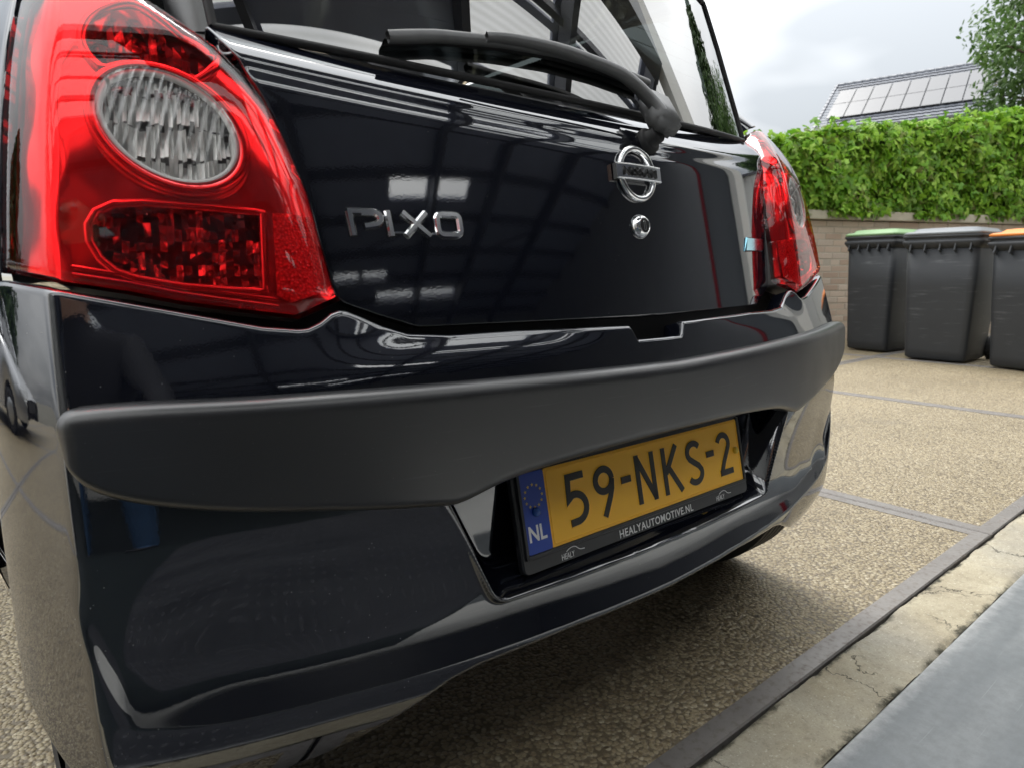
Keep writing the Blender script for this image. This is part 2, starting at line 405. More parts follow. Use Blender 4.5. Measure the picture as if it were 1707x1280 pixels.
# --- rear window
xg = lerp([1.0, 1.05, 1.10, 1.25, 1.38], [.545, .551, .552, .535, .505])
U, V = np.meshgrid(np.linspace(-1, 1, 121), np.linspace(0, 1, 70), indexing='ij'); ZT = np.full_like(U, 1.2)
for _ in range(10):
    XT = U*xg(ZT); zl = 1.021+.095*XT*XT; ZT = zl+V*(1.375-.12*XT*XT-zl)
P = GL(XT, ZT)
window = obj('rear_window', grid_mesh('rear_window', P, flip=True), M['glass'], tailgate, True)
edge = np.concatenate([P[:, 0], P[-1, 1:], P[::-1, -1][1:], P[0, ::-1][1:-1]])
edge = np.concatenate([edge, edge[:1]])
obj('window_seal', grid_mesh('window_seal', tube_pts(edge, .0055, 8), closed_u=True), M['rubber'], tailgate, True)
# heating wires on the glass
bm = bmesh.new()
for k in range(9):
    z0 = 1.10+k*.030; xs = np.linspace(-.47, .47, 40); q = GL(xs, z0+.05*xs*xs); q[:, 1] += .002
    me = grid_mesh('w', tube_pts(q, .0006, 4), closed_u=True); bm.from_mesh(me); bpy.data.meshes.remove(me)
me = bpy.data.meshes.new('heating_wires'); bm.to_mesh(me); bm.free()
obj('heating_wires', me, M['dull'], tailgate)
# hatch frame beside and above the glass
for sg, nm in ((-1, 'pillar_trim'), (1, 'pillar_trim')):
    zv = np.linspace(1.045, 1.365, 30); uv = np.linspace(0, 1, 8)
    xx = sg*(xg(zv)[:, None]+.004+.030*uv[None]); q = GL(xx, zv[:, None]+0*xx); q[..., 1] += .004+.030*uv[None]**2.2
    q = roll_v(q, .004, .02, True, 3)
    obj(nm, grid_mesh(nm, q, flip=(sg < 0)), M['trim'], tailgate, True)
# --- emblem, lock, lettering
def onsurf(S, x, z, lift=0):
    """frame on a surface: origin, right, up, outward"""
    p = S(np.array(x), np.array(z)); a = S(np.array(x+1e-4), np.array(z))-p; b = S(np.array(x), np.array(z+1e-4))-p
    r = unit(a); n = unit(np.cross(a, b)); u = np.cross(n, r)
    return Matrix(((r[0], u[0], n[0], p[0]+n[0]*lift), (r[1], u[1], n[1], p[1]+n[1]*lift), (r[2], u[2], n[2], p[2]+n[2]*lift), (0, 0, 0, 1)))
def ribbon(lines, w, h, top=.72, taper_ends=False):
    """raised strokes: polylines in xy with bevelled cross-section"""
    bm = bmesh.new()
    for ln in lines:
        closed = ln[0] == ln[-1] and len(ln) > 3
        p = np.array(ln, float); ww = w
        if closed: p = p[:-1]
        n = len(p)
        d0 = unit(p-np.roll(p, 1, 0)); d1 = unit(np.roll(p, -1, 0)-p)
        if not closed: d0[0] = d1[0]; d1[-1] = d0[-1]
        t = unit(d0+d1); nr = np.stack([-t[:, 1], t[:, 0]], -1)
        k = 1/np.maximum((nr*np.stack([-d0[:, 1], d0[:, 0]], -1)).sum(1), .5)
        sec = [(-.5, 0), (-.5, h*.45), (-.5*top, h), (.5*top, h), (.5, h*.45), (.5, 0)]
        rows = [[bm.verts.new((*(p[i]+nr[i]*k[i]*ww*a), b)) for a, b in sec] for i in range(n)]
        m = n if closed else n-1
        for i in range(m):
            A, B = rows[i], rows[(i+1) % n]
            for j in range(len(sec)-1): bm.faces.new((A[j], A[j+1], B[j+1], B[j]))
        if not closed:
            bm.faces.new(rows[0]); bm.faces.new(rows[-1][::-1])
    bmesh.ops.recalc_face_normals(bm, faces=bm.faces[:])
    return bm
def bm_obj(name, bm, mat, parent, mtx=None, smooth=False):
    me = bpy.data.meshes.new(name); bm.to_mesh(me); bm.free()
    if mtx is not None: me.transform(mtx)
    return obj(name, me, mat, parent, smooth)
def arc(cx, cy, rx, ry, a0, a1, n=16):
    return [(cx+rx*math.cos(RAD(a)), cy+ry*math.sin(RAD(a))) for a in np.linspace(a0, a1, n)]
# model lettering: four chrome letters on thin bars
hh = .031
glyph = {
 'P': [[(.0025, 0), (.0, hh-.003)], [(-.002, hh-.003), (.027, hh-.003)]+arc(.027, hh-.0105, .0085, .0075, 80, -60, 10)+[(.024, .0125), (.016, .0115)]],
 'I': [[(.0025, 0), (.0, hh-.001)]],
 'X': [[(.0, hh-.002), (.034, .001)], [(.031, hh-.002), (.003, .001)]],
 'O': [[(.012, .003)]+arc(.026, .009, .007, .006, -90, 0, 6)+arc(.0255, hh-.009, .007, .006, 0, 90, 6)+arc(.010, hh-.009, .007, .006, 90, 180, 6)+arc(.0105, .009, .007, .006, 180, 270, 6)+[(.012, .003)]],
}
XL = {'P': -.449, 'I': -.4045, 'X': -.387, 'O': -.347}
WL = {'P': 1.0, 'I': 1.0, 'X': .95, 'O': 1.0}
badge = None
for ch in 'PIXO':
    bm = ribbon(glyph[ch], .0088, .0055, .52)
    x0 = XL[ch]
    for v in bm.verts:
        f = onsurf(TG, x0+v.co.x*WL[ch], .814+v.co.y, .0002)
        v.co = f @ Vector((0, 0, v.co.z))
    bm_obj('letter', bm, M['letterchrome'], tailgate)
for xa, xb, z0 in ((-.416, -.404, .838), (-.398, -.386, .819), (-.352, -.345, .8185)):
    bm = bmesh.new()
    for v in box_bm(bm, ((xa+xb)/2, 0, 0), (xb-xa, .0022, .0022)):
        f = onsurf(TG, v.co.x, z0+v.co.y, .0006); v.co = f @ Vector((0, 0, v.co.z))
    bm_obj('letter_bar', bm, M['chrome'], tailgate)
# round emblem with name bar
EMB = onsurf(TG, .004, .9165, .0008)
def ring_pts(rx, rz, prof, n=72):
    a = np.linspace(0, 2*math.pi, n, endpoint=False)
    return np.stack([np.stack([np.cos(a)*(rx+dr), np.sin(a)*(rz+dr), 0*a+hz], -1) for dr, hz in prof], 1)
pr = [(.0, 0), (.0005, .004), (-.0018, .0068), (-.0055, .0072), (-.0085, .0055), (-.010, .003), (-.0102, 0)]
me = grid_mesh('emblem', ring_pts(.0425, .0425, pr), closed_u=True); me.transform(EMB)
emb = obj('emblem', me, M['chrome'], tailgate, True)
bm = bmesh.new()
xs = np.linspace(-.051, .051, 25)
bar = []
for x in xs:
    zf = .0105-1.2*x*x*.8
    bar.append([bm.verts.new((x, yy, zq)) for yy, zq in ((-.0118, 0), (-.0118, zf-.0012), (-.0106, zf), (.0106, zf), (.0118, zf-.0012), (.0118, 0))])
for A, B in zip(bar[:-1], bar[1:]):
    for j in range(5): bm.faces.new((A[j], A[j+1], B[j+1], B[j]))
bm.faces.new(bar[0]); bm.faces.new(bar[-1][::-1]); bmesh.ops.recalc_face_normals(bm, faces=bm.faces[:])
me = bpy.data.meshes.new('emblem_bar'); bm.to_mesh(me); bm.free(); me.transform(EMB); obj('emblem_bar', me, M['letterchrome'], tailgate, False)
bm = bmesh.new()
for yy in (-.0108, .0108):
    q = [(x, yy, .0105-.96*x*x+.0004) for x in np.linspace(-.0495, .0495, 16)]
    m2 = grid_mesh('r', tube_pts(q, .0009, 6), closed_u=True); bm.from_mesh(m2); bpy.data.meshes.remove(m2)
me = bpy.data.meshes.new('bar_rim'); bm.to_mesh(me); bm.free(); me.transform(EMB); obj('bar_rim', me, M['chrome'], tailgate, True)
me = text_mesh('NISSAN', .0175, .0009, 'CENTER', 1.22, 1.12, offset=.0002)
for v in me.vertices:
    v.co.y -= .0062; v.co.z += .0116-.96*v.co.x**2
me.transform(EMB); obj('emblem_lettering', me, M['ink'], tailgate)
# lock cylinder
LK = onsurf(TG, .001, .838, 0)
me = grid_mesh('lock', lathe([(.0185, 0), (.0185, .002), (.0165, .006), (.0125, .0105), (.0112, .011), (.011, .009), (.0105, .008)], 48), closed_u=True); me.transform(LK)
lock = obj('lock', me, M['chrome'], tailgate, True)
me = grid_mesh('lock_core', lathe([(.0112, .008), (.0098, .0098), (.004, .0102), (.0001, .0102)], 32), closed_u=True); me.transform(LK); obj('lock_core', me, M['dull'], tailgate, True)
bm = ribbon([[(-.002, .0055)]+arc(0, .0055, .002, .0015, 180, 0, 6)+[(.002, -.0055)]+arc(0, -.0055, .002, .0015, 0, -180, 6)+[(-.002, .0055)]], .0008, .0006)
bm_obj('lock_keyhole', bm, M['chrome'], tailgate, LK @ Matrix.Translation((0, 0, .0102)))
# small blue badge by the right lamp
bm = bmesh.new(); o4 = [(.362, .834), (.458, .8345), (.457, .8145), (.449, .8085), (.347, .8065)]
lo = [bm.verts.new(onsurf(TG, x, z, .0003).translation) for x, z in o4]
cxm, czm = .405, .820
hi = [bm.verts.new(onsurf(TG, cxm+(x-cxm)*.95, czm+(z-czm)*.86, .0035).translation) for x, z in o4]
bm.faces.new(hi)
for i in range(5): bm.faces.new((lo[i], lo[(i+1) % 5], hi[(i+1) % 5], hi[i]))
bmesh.ops.recalc_face_normals(bm, faces=bm.faces[:])
bm_obj('blue_badge', bm, M['bluechrome'], tailgate)
# --- wiper
arm = [(.068, .030, .985), (.058, .034, 1.012), (.046, .047, 1.034), (.004, .059, 1.061), (-.05, .066, 1.072), (-.105, .071, 1.078), (-.158, .077, 1.080), (-.207, .086, 1.080), (-.235, .094, 1.078)]
arm = np.array(arm); tt = np.linspace(0, 1, len(arm)); ti = np.linspace(0, 1, 60)
arm = np.stack([nspl(tt, arm[:, k])(ti) for k in range(3)], -1)
def strap(path, w, h, nrm):
    """rounded-rectangle sweep: w across (in the glass plane), h along nrm"""
    t = unit(np.gradient(path, axis=0)); n = unit(np.broadcast_to(nrm, path.shape)-(np.broadcast_to(nrm, path.shape)*t).sum(-1, keepdims=True)*t); b = np.cross(n, t)
    w = np.broadcast_to(w, len(path))[:, None]; h = np.broadcast_to(h, len(path))[:, None]
    sec = [(-.5, -.5), (-.5, .2), (-.38, .45), (-.15, .5), (.15, .5), (.38, .45), (.5, .2), (.5, -.5)]
    return np.stack([path+b*w*a+n*h*c for a, c in sec], 0)
gn = unit(np.array([0, -1, .42]))
wip = obj('wiper_arm', grid_mesh('wiper_arm', strap(arm, np.interp(ti, [0, .2, .5, 1], [.022, .018, .014, .011]), np.interp(ti, [0, .15, 1], [.020, .017, .010]), gn), closed_u=True), M['wiper'], tailgate, True)
bl = np.stack([np.linspace(.10, -.365, 60)]*3, -1); xs = bl[:, 0]
zbl = np.interp(xs, [-.365, -.30, -.2, -.1, 0, .10], [1.054, 1.066, 1.076, 1.080, 1.077, 1.069])
q = GL(xs, zbl); bl = q.copy(); bl[:, 1] -= .017; bl[:, 2] += .006
obj('wiper_blade', grid_mesh('wiper_blade', strap(bl, np.interp(xs, [-.365, -.34, -.2, .1], [.014, .0155, .013, .010]), .011, gn), closed_u=True), M['wiper'], tailgate, True)
rb = q.copy(); rb[:, 1] -= .006; rb[:, 2] += .002
obj('wiper_rubber', grid_mesh('wiper_rubber', strap(rb, .004, .012, gn), closed_u=True), M['rubber'], tailgate, True)
WP = onsurf(TG, .052, .972, 0)
me = grid_mesh('wiper_pivot', lathe([(.021, -.004), (.021, .005), (.018, .008), (.0145, .009), (.0145, .022), (.013, .024), (.0001, .024)], 32), closed_u=True); me.transform(WP)
obj('wiper_pivot', me, M['dull'], tailgate, True)
bm = bmesh.new(); box_bm(bm, (0, 0, 0), (.050, .080, .034)); bmesh.ops.bevel(bm, geom=bm.edges[:], offset=.0075, segments=3, affect='EDGES')
hd = onsurf(TG, .070, .989, .034); hd = hd @ Matrix.Rotation(RAD(-20), 4, 'Z') @ Matrix.Rotation(RAD(6), 4, 'X')
bm_obj('wiper_cap', bm, M['wiper'], tailgate, hd, False)
bmx = [o for o in COL.objects if o.name == 'wiper_cap'][0]; bmx.data.polygons.foreach_set('use_smooth', [True]*len(bmx.data.polygons))
# ------------------------------------------------------------------ tail lamps
a_in = lerp([.725, .746, .795, .835, .87, .915, .958, .992, 1.021, 1.061, 1.1], [.541, .490, .499, .507, .514, .530, .546, .566, .590, .640, .70])
def LO(a, z, d):
    """point on the lamp skin (positive side), d metres inward"""
    a = np.asarray(a, float); z = np.asarray(z, float); e = 5e-4
    p = LE(a, z); n = unit(np.cross(LE(a+e, z)-LE(a-e, z), LE(a, z+e)-LE(a, z-e)))
    fall = .031*np.clip(1-(a-a_in(z))/.055, 0, 1)**2*np.clip((z-.728)/.03, 0, 1)
    return p-n*(np.asarray(d, float)+fall)[..., None]
def resample(poly, step):
    p = np.array(poly, float); q = np.concatenate([p, p[:1]]); out = []
    for a, b in zip(q[:-1], q[1:]):
        n = max(1, int(np.ceil(np.linalg.norm(b-a)/step))); out += [a+(b-a)*i/n for i in range(n)]
    return np.array(out)
def inside(pts, poly):
    x, y = pts[:, 0], pts[:, 1]; r = np.zeros(len(pts), bool); q = np.roll(poly, -1, 0)
    for (x0, y0), (x1, y1) in zip(poly, q):
        c = (y0 > y) != (y1 > y); r ^= c & (x < (x1-x0)*(y-y0)/(y1-y0+1e-30)+x0)
    return r
def dist_poly(pts, poly):
    q = np.roll(poly, -1, 0); d = np.full(len(pts), 9.)
    for a, b in zip(poly, q):
        ab = b-a; t = np.clip(((pts-a)@ab)/(ab@ab+1e-30), 0, 1); d = np.minimum(d, np.linalg.norm(pts-a-t[:, None]*ab, axis=1))
    return d
def patch2d(outer, holes, spacing, extra=None):
    """constrained triangulation of a polygon with holes -> pts, tris"""
    loops = [outer]+holes; pts = []; edges = []
    for lp in loops:
        k = len(pts); n = len(lp); pts += list(map(tuple, lp)); edges += [(k+i, k+(i+1) % n) for i in range(n)]
    lo, hi = outer.min(0), outer.max(0)
    gx = np.arange(lo[0], hi[0], spacing); gz = np.arange(lo[1], hi[1], spacing)
    g = np.stack(np.meshgrid(gx, gz), -1).reshape(-1, 2)
    if extra is not None: g = np.concatenate([g, extra])
    ok = inside(g, outer) & (dist_poly(g, outer) > spacing*.45)
    for h in holes: ok &= ~inside(g, h) & (dist_poly(g, h) > spacing*.45)
    pts += list(map(tuple, g[ok]))
    r = delaunay_2d_cdt([Vector(p) for p in pts], edges, [], 0, 1e-7)
    V = np.array([tuple(v) for v in r[0]]); T = np.array([f for f in r[2] if len(f) == 3])
    c = V[T].mean(1); k = inside(c, outer)
    for h in holes: k &= ~inside(c, h)
    return V, T[k]
OUT = np.array([(.541, .725), (.515, .735), (.490, .746), (.494, .770), (.499, .795), (.507, .835), (.514, .87), (.530, .915), (.546, .958), (.566, .992), (.590, 1.021), (.640, 1.061), (.682, 1.088), (.712, 1.100),
                (.760, 1.098), (.80, 1.085), (.825, 1.056), (.828, .98), (.828, .922), (.829, .869), (.830, .80), (.832, .775), (.80, .7715), (.757, .7655), (.70, .755), (.654, .744), (.60, .7345)])
def oval(k=1., n=72):
    t = np.linspace(0, 2*math.pi, n, endpoint=False); a, b, c = .0655, .0575, .00112
    return np.stack([.6565+k*a*np.cos(t), .919+k*(c/a*np.cos(t)+math.sqrt(b*b-(c/a)**2)*np.sin(t))], -1)
def ellipse(cx, cz, rx, rz, n=56):
    t = np.linspace(0, 2*math.pi, n, endpoint=False); return np.stack([cx+rx*np.cos(t), cz+rz*np.sin(t)], -1)
FRM = np.array([(.570, .838), (.572, .756), (.600, .757), (.650, .762), (.690, .770), (.708, .777), (.722, .790), (.730, .806), (.731, .822), (.724, .835), (.708, .843), (.68, .845), (.62, .842)])
BOWL = np.array([p for p in ellipse(.672, 1.018, .068, .056) if True])
def clip_bowl():
    """upper bowl: the ellipse minus the oval's rim"""
    ov = oval(1.20, 90); keep = [p for p in ellipse(.672, 1.016, .066, .052, 90)]
    k = np.array(keep); ins = inside(k, ov); k = k[~ins]
    i = np.argmax(np.linalg.norm(np.diff(np.concatenate([k, k[:1]]), axis=0), axis=1)); k = np.roll(k, -(i+1), 0)
    o2 = ov[inside(ov, np.array(keep))]
    j = np.argmax(np.linalg.norm(np.diff(np.concatenate([o2, o2[:1]]), axis=0), axis=1)); o2 = np.roll(o2, -(j+1), 0)
    if np.linalg.norm(o2[0]-k[-1]) > np.linalg.norm(o2[-1]-k[-1]): o2 = o2[::-1]
    k = np.concatenate([k, o2]); lim = k.copy(); 
    return lim
BOWL = clip_bowl()
def mir(P, sg): return P*np.array([sg, 1, 1])
def build_lamp(sg):
    lamp = empty('tail_lamp'); lamp.parent = car
    def put(name, me, mat, smooth=True): return obj(name, me, mat, lamp, smooth)
    # outer red lens with rolled rim
    loops = []; outer = resample(OUT, .005); ov = oval(1.0)
    cz = np.arange(.72, 1.11, .006)
    ex = np.array([(a, z) for a in np.arange(.744, .786, .0035) for z in cz])
    rim = []
    for d in (.002, .0045, .008, .012):
        for i in range(0, len(outer)):
            p, q = outer[i-1], outer[(i+1) % len(outer)]; t = unit(q-p); nrm = np.array([t[1], -t[0]])
            for s_ in (1, -1):
                c = outer[i]+nrm*d*s_
                if inside(c[None], outer)[0]: rim.append(c)
    rim = np.array(rim); dd = dist_poly(rim, outer)
    rim = rim[dd > .0015]
    V, T = patch2d(outer, [ov], .007, np.concatenate([ex, rim]))
    r = .013; d = np.clip(dist_poly(V, outer), 0, r)
    dep = r*(1-np.sqrt(np.clip(1-(1-d/r)**2, 0, 1)))
    P = LO(V[:, 0], V[:, 1], dep)
    # flange so the rim has depth
    b = resample(OUT, .005); Pb = np.stack([LO(b[:, 0], b[:, 1], np.full(len(b), x)) for x in (r, .05)], 1)
    me = tri_mesh('lens', mir(P, sg), T if sg > 0 else T[:, ::-1]); put('lens', me, M['redlens'])
    put('lens_flange', grid_mesh('lens_flange', mir(Pb, sg), closed_u=True), M['bezel_dark'])
    # clear fluted oval
    rr = np.linspace(0, 1, 46); t = np.linspace(0, 2*math.pi, 150, endpoint=False)
    E = oval(1.0, 150); c0 = np.array([.6565, .919])
    Q = c0+(E-c0)[:, None]*rr[None, :, None]
    dp = -.005*(1-rr[None]**2)+.0010*np.sin(2*math.pi*(Q[..., 0]+.25*Q[..., 1])/.0095)*(1-rr[None]**6)
    put('reversing_lens', grid_mesh('reversing_lens', mir(LO(Q[..., 0], Q[..., 1], dp), sg), closed_u=True), M['clearlens'])
    def tube(name, poly, d, rad, mat, n=10, sq=1):
        p = LO(poly[:, 0], poly[:, 1], np.full(len(poly), d)); p = np.concatenate([p, p[:2]])
        put(name, grid_mesh(name, mir(tube_pts(p, rad, n), sg)[:, :-1] if False else mir(tube_pts(p, rad, n), sg), closed_u=True), mat)
    tube('oval_rim', oval(1.085), .0085, .0065, M['bezel']); tube('oval_inner_rim', oval(.965), .007, .0035, M['white'])
    # bezel with openings
    bz = resample(np.array([c for c in OUT]), .012); cen = np.array([.67, .90]); bz = cen+(bz-cen)*.972
    fr = resample(FRM, .008); bw = BOWL
    V, T = patch2d(bz, [oval(1.13, 60), bw, fr], .010)
    wob = .016+.0012*np.sin(V[:, 0]*70)*np.sin(V[:, 1]*55)
    sd_ = np.clip((.60-V[:, 0])/.05, 0, 1); wob = wob-.006*sd_
    me = tri_mesh('bezel', mir(LO(V[:, 0], V[:, 1], wob), sg), T if sg > 0 else T[:, ::-1]); put('bezel', me, M['bezel'])
    def cavity(name, poly, d0, d1, cell, jit, mat, rowh=None, seed=1):
        g = np.random.default_rng(seed)
        W_ = np.stack([LO(poly[:, 0], poly[:, 1], np.full(len(poly), x)) for x in (d0, d1)], 1)
        put(name+'_wall', grid_mesh(name+'_wall', mir(W_, sg), closed_u=True), M['lampchrome'])
        lo, hi = poly.min(0)-.004, poly.max(0)+.004; v = []; f = []; rowh = rowh or cell
        for a in np.arange(lo[0], hi[0], cell):
            for z in np.arange(lo[1], hi[1], rowh):
                c = np.array([[a+cell/2, z+rowh/2]])
                if not inside(c, poly)[0] and dist_poly(c, poly)[0] > cell*.6: continue
                k = len(v); tx, tz = g.normal(0, jit, 2); bulge = g.normal(0, .002)
                for da, dz in ((0, 0), (.5, 0), (1, 0), (1, .5), (1, 1), (.5, 1), (0, 1), (0, .5), (.5, .5)):
                    v.append((a+da*cell*.97, z+dz*rowh*.97, d1+(da-.5)*cell*tx*2+(dz-.5)*rowh*tz*2+(.0022 if (da, dz) == (.5, .5) else 0)+bulge))
                f += [(k, k+1, k+8, k+7), (k+1, k+2, k+3, k+8), (k+8, k+3, k+4, k+5), (k+7, k+8, k+5, k+6)]
        v = np.array(v); P = mir(LO(v[:, 0], v[:, 1], v[:, 2]), sg)
        put(name+'_reflector', tri_mesh(name, P, np.array(f)), mat, True)
    cavity('brake_light', fr, .016, .038, .0070, .55, M['lampchrome'], .0125, 3)
    cavity('indicator', bw, .016, .045, .0085, .50, M['lampchrome'], .014, 5)
    cavity('reversing_light', oval(1.0, 60), .008, .021, .0042, .22, M['reverse_refl'], .034, 9)
    tube('brake_light_rim', fr, .0135, .0042, M['bezel']); tube('indicator_rim', bw, .0135, .0048, M['bezel'])
    # reflex reflector strip along the inner edge and ribs below
    rf = np.array([(.518, .838), (.511, .800), (.508, .763), (.516, .752), (.548, .742), (.562, .750), (.561, .836)])
    V, T = patch2d(resample(rf, .006), [], .008)
    put('reflex_reflector', tri_mesh('reflex_reflector', mir(LO(V[:, 0], V[:, 1], np.full(len(V), .0065)), sg), T if sg > 0 else T[:, ::-1]), M['retro'])
    for k, zz_ in enumerate((.0075, .0145)):
        a = np.linspace(.56, .745, 30); z = np.interp(a, [.541, .60, .654, .70, .757], [.725, .7345, .744, .755, .7655])+zz_+.004
        put('lower_rib', grid_mesh('lower_rib', mir(tube_pts(LO(a, z, np.full(30, .012)), .0022, 6), sg), closed_u=True), M['bezel'])
    # dark housing closes the lamp from behind
    V, T = patch2d(resample(OUT, .012), [], .02)
    put('housing', tri_mesh('housing', mir(LO(V[:, 0], V[:, 1], np.full(len(V), .052)), sg), T if sg > 0 else T[:, ::-1]), M['bezel_dark'])
    return lamp
lampL = build_lamp(-1); lampR = build_lamp(1)
# ------------------------------------------------------------------ number plate
PT = Matrix.Translation((0, -.003, .4506)) @ Matrix.Rotation(RAD(90-11.9), 4, 'X')   # plate plane: x right, y up, z outward
plate = empty('number_plate'); plate.parent = car
def pl(name, me, mat, z=0, smooth=False, dx=0, dy=0):
    me.transform(PT @ Matrix.Translation((dx, dy, z))); return obj(name, me, mat, plate, smooth)
def rrect(x0, y0, x1, y1, r, n=6):
    return arc(x1-r, y0+r, r, r, -90, 0, n)+arc(x1-r, y1-r, r, r, 0, 90, n)+arc(x0+r, y1-r, r, r, 90, 180, n)+arc(x0+r, y0+r, r, r, 180, 270, n)
def slab(out, h, rim=.001):
    bm = bmesh.new(); o = np.array(out); c = o.mean(0)
    a = [bm.verts.new((*p, 0)) for p in o]; b = [bm.verts.new((*p, h-rim)) for p in o]
    q = [bm.verts.new((*(p+unit(c-p)*rim), h)) for p in o]; n = len(o)
    for i in range(n):
        j = (i+1) % n; bm.faces.new((a[i], a[j], b[j], b[i])); bm.faces.new((b[i], b[j], q[j], q[i]))
    bm.faces.new(q); me = bpy.data.meshes.new('s'); bm.to_mesh(me); bm.free(); return me
pl('plate_frame', slab(rrect(-.272, -.080, .272, .062, .009), .010, .0025), M['frame'], -.008)
pl('plate_sheet', slab(rrect(-.217, -.0555, .260, .0555, .004), .0012, .0006), M['plate_y'], .0024)
pl('country_band', slab(rrect(-.260, -.0555, -.2165, .0555, .004), .0013, .0006), M['plate_b'], .0024)
# embossed border
bm = ribbon([rrect(-.2125, -.0515, .2565, .0515, .006)+[rrect(-.2125, -.0515, .2565, .0515, .006)[0]]], .0022, .0009)
me = bpy.data.meshes.new('plate_rim'); bm.to_mesh(me); bm.free(); pl('plate_rim', me, M['plate_y'], .0034)
bm = ribbon([[(-.265, -.0575), (.265, -.0575)], [(-.2635, -.06), (-.2635, .058)], [(.2635, -.06), (.2635, .058)]], .006, .0035)
me = bpy.data.meshes.new('frame_lip'); bm.to_mesh(me); bm.free(); pl('frame_lip', me, M['frame'], .002)
H = .0765; B0 = -.0375; TP = B0+H; sw = .0105
def G(*lines): return [list(l) for l in lines]
gl = {
 '5': G([(.040, TP-.005), (.009, TP-.005), (.007, .003), (.012, .0065)]+arc(.019, -.011, .021, .0195, 100, -95, 16)+[(.006, B0+.0065)]),
 '9': G(arc(.0225, .016, .0175, .0165, 0, 360, 28), [(.040, .016), (.038, .002), (.033, -.010), (.017, B0)]),
 '-': G([(0, .0075), (.022, .0075)]),
 'N': G([(.0055, B0), (.0055, TP)], [(.0055, TP-.004), (.0425, B0+.004)], [(.0425, B0), (.0425, TP)]),
 'K': G([(.0055, B0), (.0055, TP)], [(.040, TP), (.0085, -.003)], [(.016, .006), (.0455, B0)]),
 'S': G(arc(.0235, .0185, .0175, .0145, 32, 200, 12)+[(.011, .008), (.022, .001), (.034, -.006)]+arc(.0225, -.0175, .0185, .0150, 15, -150, 12)),
 '2': G(arc(.021, .0185, .0165, .0150, 165, -25, 14)+[(.030, .003), (.018, -.014), (.0085, B0+.005)], [(.004, B0+.0052), (.043, B0+.0052)]),
}
for ch, x0 in (('5', -.183), ('9', -.124), ('-', -.064), ('N', -.030), ('K', .036), ('S', .099), ('-', .157), ('2', .189)):
    bm = ribbon(gl[ch], sw, .0011, .86); me = bpy.data.meshes.new('character'); bm.to_mesh(me); bm.free()
    pl('character', me, M['ink'], .0040, False, x0, 0)
    bm = ribbon(gl[ch], sw+.0042, .0006, .80); me = bpy.data.meshes.new('character_emboss'); bm.to_mesh(me); bm.free()
    pl('character_emboss', me, M['plate_y'], .0036, False, x0, 0)
for k in range(12):
    a = RAD(30*k); st = []
    for j in range(10):
        r = .0027 if j % 2 == 0 else .0011; b = RAD(90+36*j); st.append((-.2395+.0155*math.cos(a)+r*math.cos(b), .0225+.0155*math.sin(a)+r*math.sin(b), 0))
    pl('star', pydata('star', st, [tuple(range(10))]), M['star'], .0041)
me = text_mesh('NL', .030, .0002, 'LEFT', .86, 1.0, offset=.0006); pl('country_letters', me, M['white'], .0040, False, -.2575, -.0375)
me = text_mesh('HEALYAUTOMOTIVE.NL', .0168, .00015, 'CENTER', .93, 1.12, offset=.0002); pl('frame_lettering', me, M['white'], .0026, False, .0105, -.0765)
for x in (-.203, .171):
    me = text_mesh('HEALY', .0118, .00015, 'LEFT', .72, 1.0); pl('frame_logo', me, M['white'], .0026, False, x, -.0765)
    sw_ = [(x+.010, -.0668), (x+.016, -.0640), (x+.023, -.0628), (x+.030, -.0645), (x+.036, -.0690), (x+.046, -.0706)]
    sw_ = [(float(nspl(range(6), [p[0] for p in sw_])(t)), float(nspl(range(6), [p[1] for p in sw_])(t))) for t in np.linspace(0, 5, 24)]
    bm = ribbon([sw_], .0012, .0002); me = bpy.data.meshes.new('logo_swoosh'); bm.to_mesh(me); bm.free(); pl('logo_swoosh', me, M['white'], .0026)
for x, mt_ in ((-.239, 'pin_b'), (.245, 'pin_y')):
    pl('fixing_cap', grid_mesh('fixing_cap', lathe([(.0062, 0), (.0062, .003), (.0048, .0052), (.0025, .006), (.0001, .0062)], 24), closed_u=True), M[mt_], .0036, True, x, .0005)
# ------------------------------------------------------------------ body sides, roof, glasshouse, wheels
YA, RA = .385, .279                                # rear axle, tyre radius
SA = float(np.interp((YA+.02)/1.08, PY, PS))     # arc length at the rear axle
SF = SA+2.36/1.08
def sidez(s):
    z = np.full_like(s, .215)
    for c in (SA, SF):
        d = (s-c)*1.08; z = np.maximum(z, np.where(np.abs(d) < .305, .275+np.sqrt(np.clip(.305**2-d*d, 0, 1)), 0))
    return z
def LEs(s, z):
    P = LE(s, np.maximum(z, .62)); P[..., 2] = z
    P[..., 0] *= np.where(z < .62, 1-.9*np.clip(.34-z, 0, 1)**1.5, 1); return P
parts = [('quarter_panel', .902, 1.55), ('rear_door', 1.556, 2.16), ('front_door', 2.166, 3.02), ('front_wing', 3.026, 3.72)]
belt = lambda s: np.interp(s, [.9, 1.5, 2.6, 3.0, 3.8], [1.055, .985, .945, .93, .80])
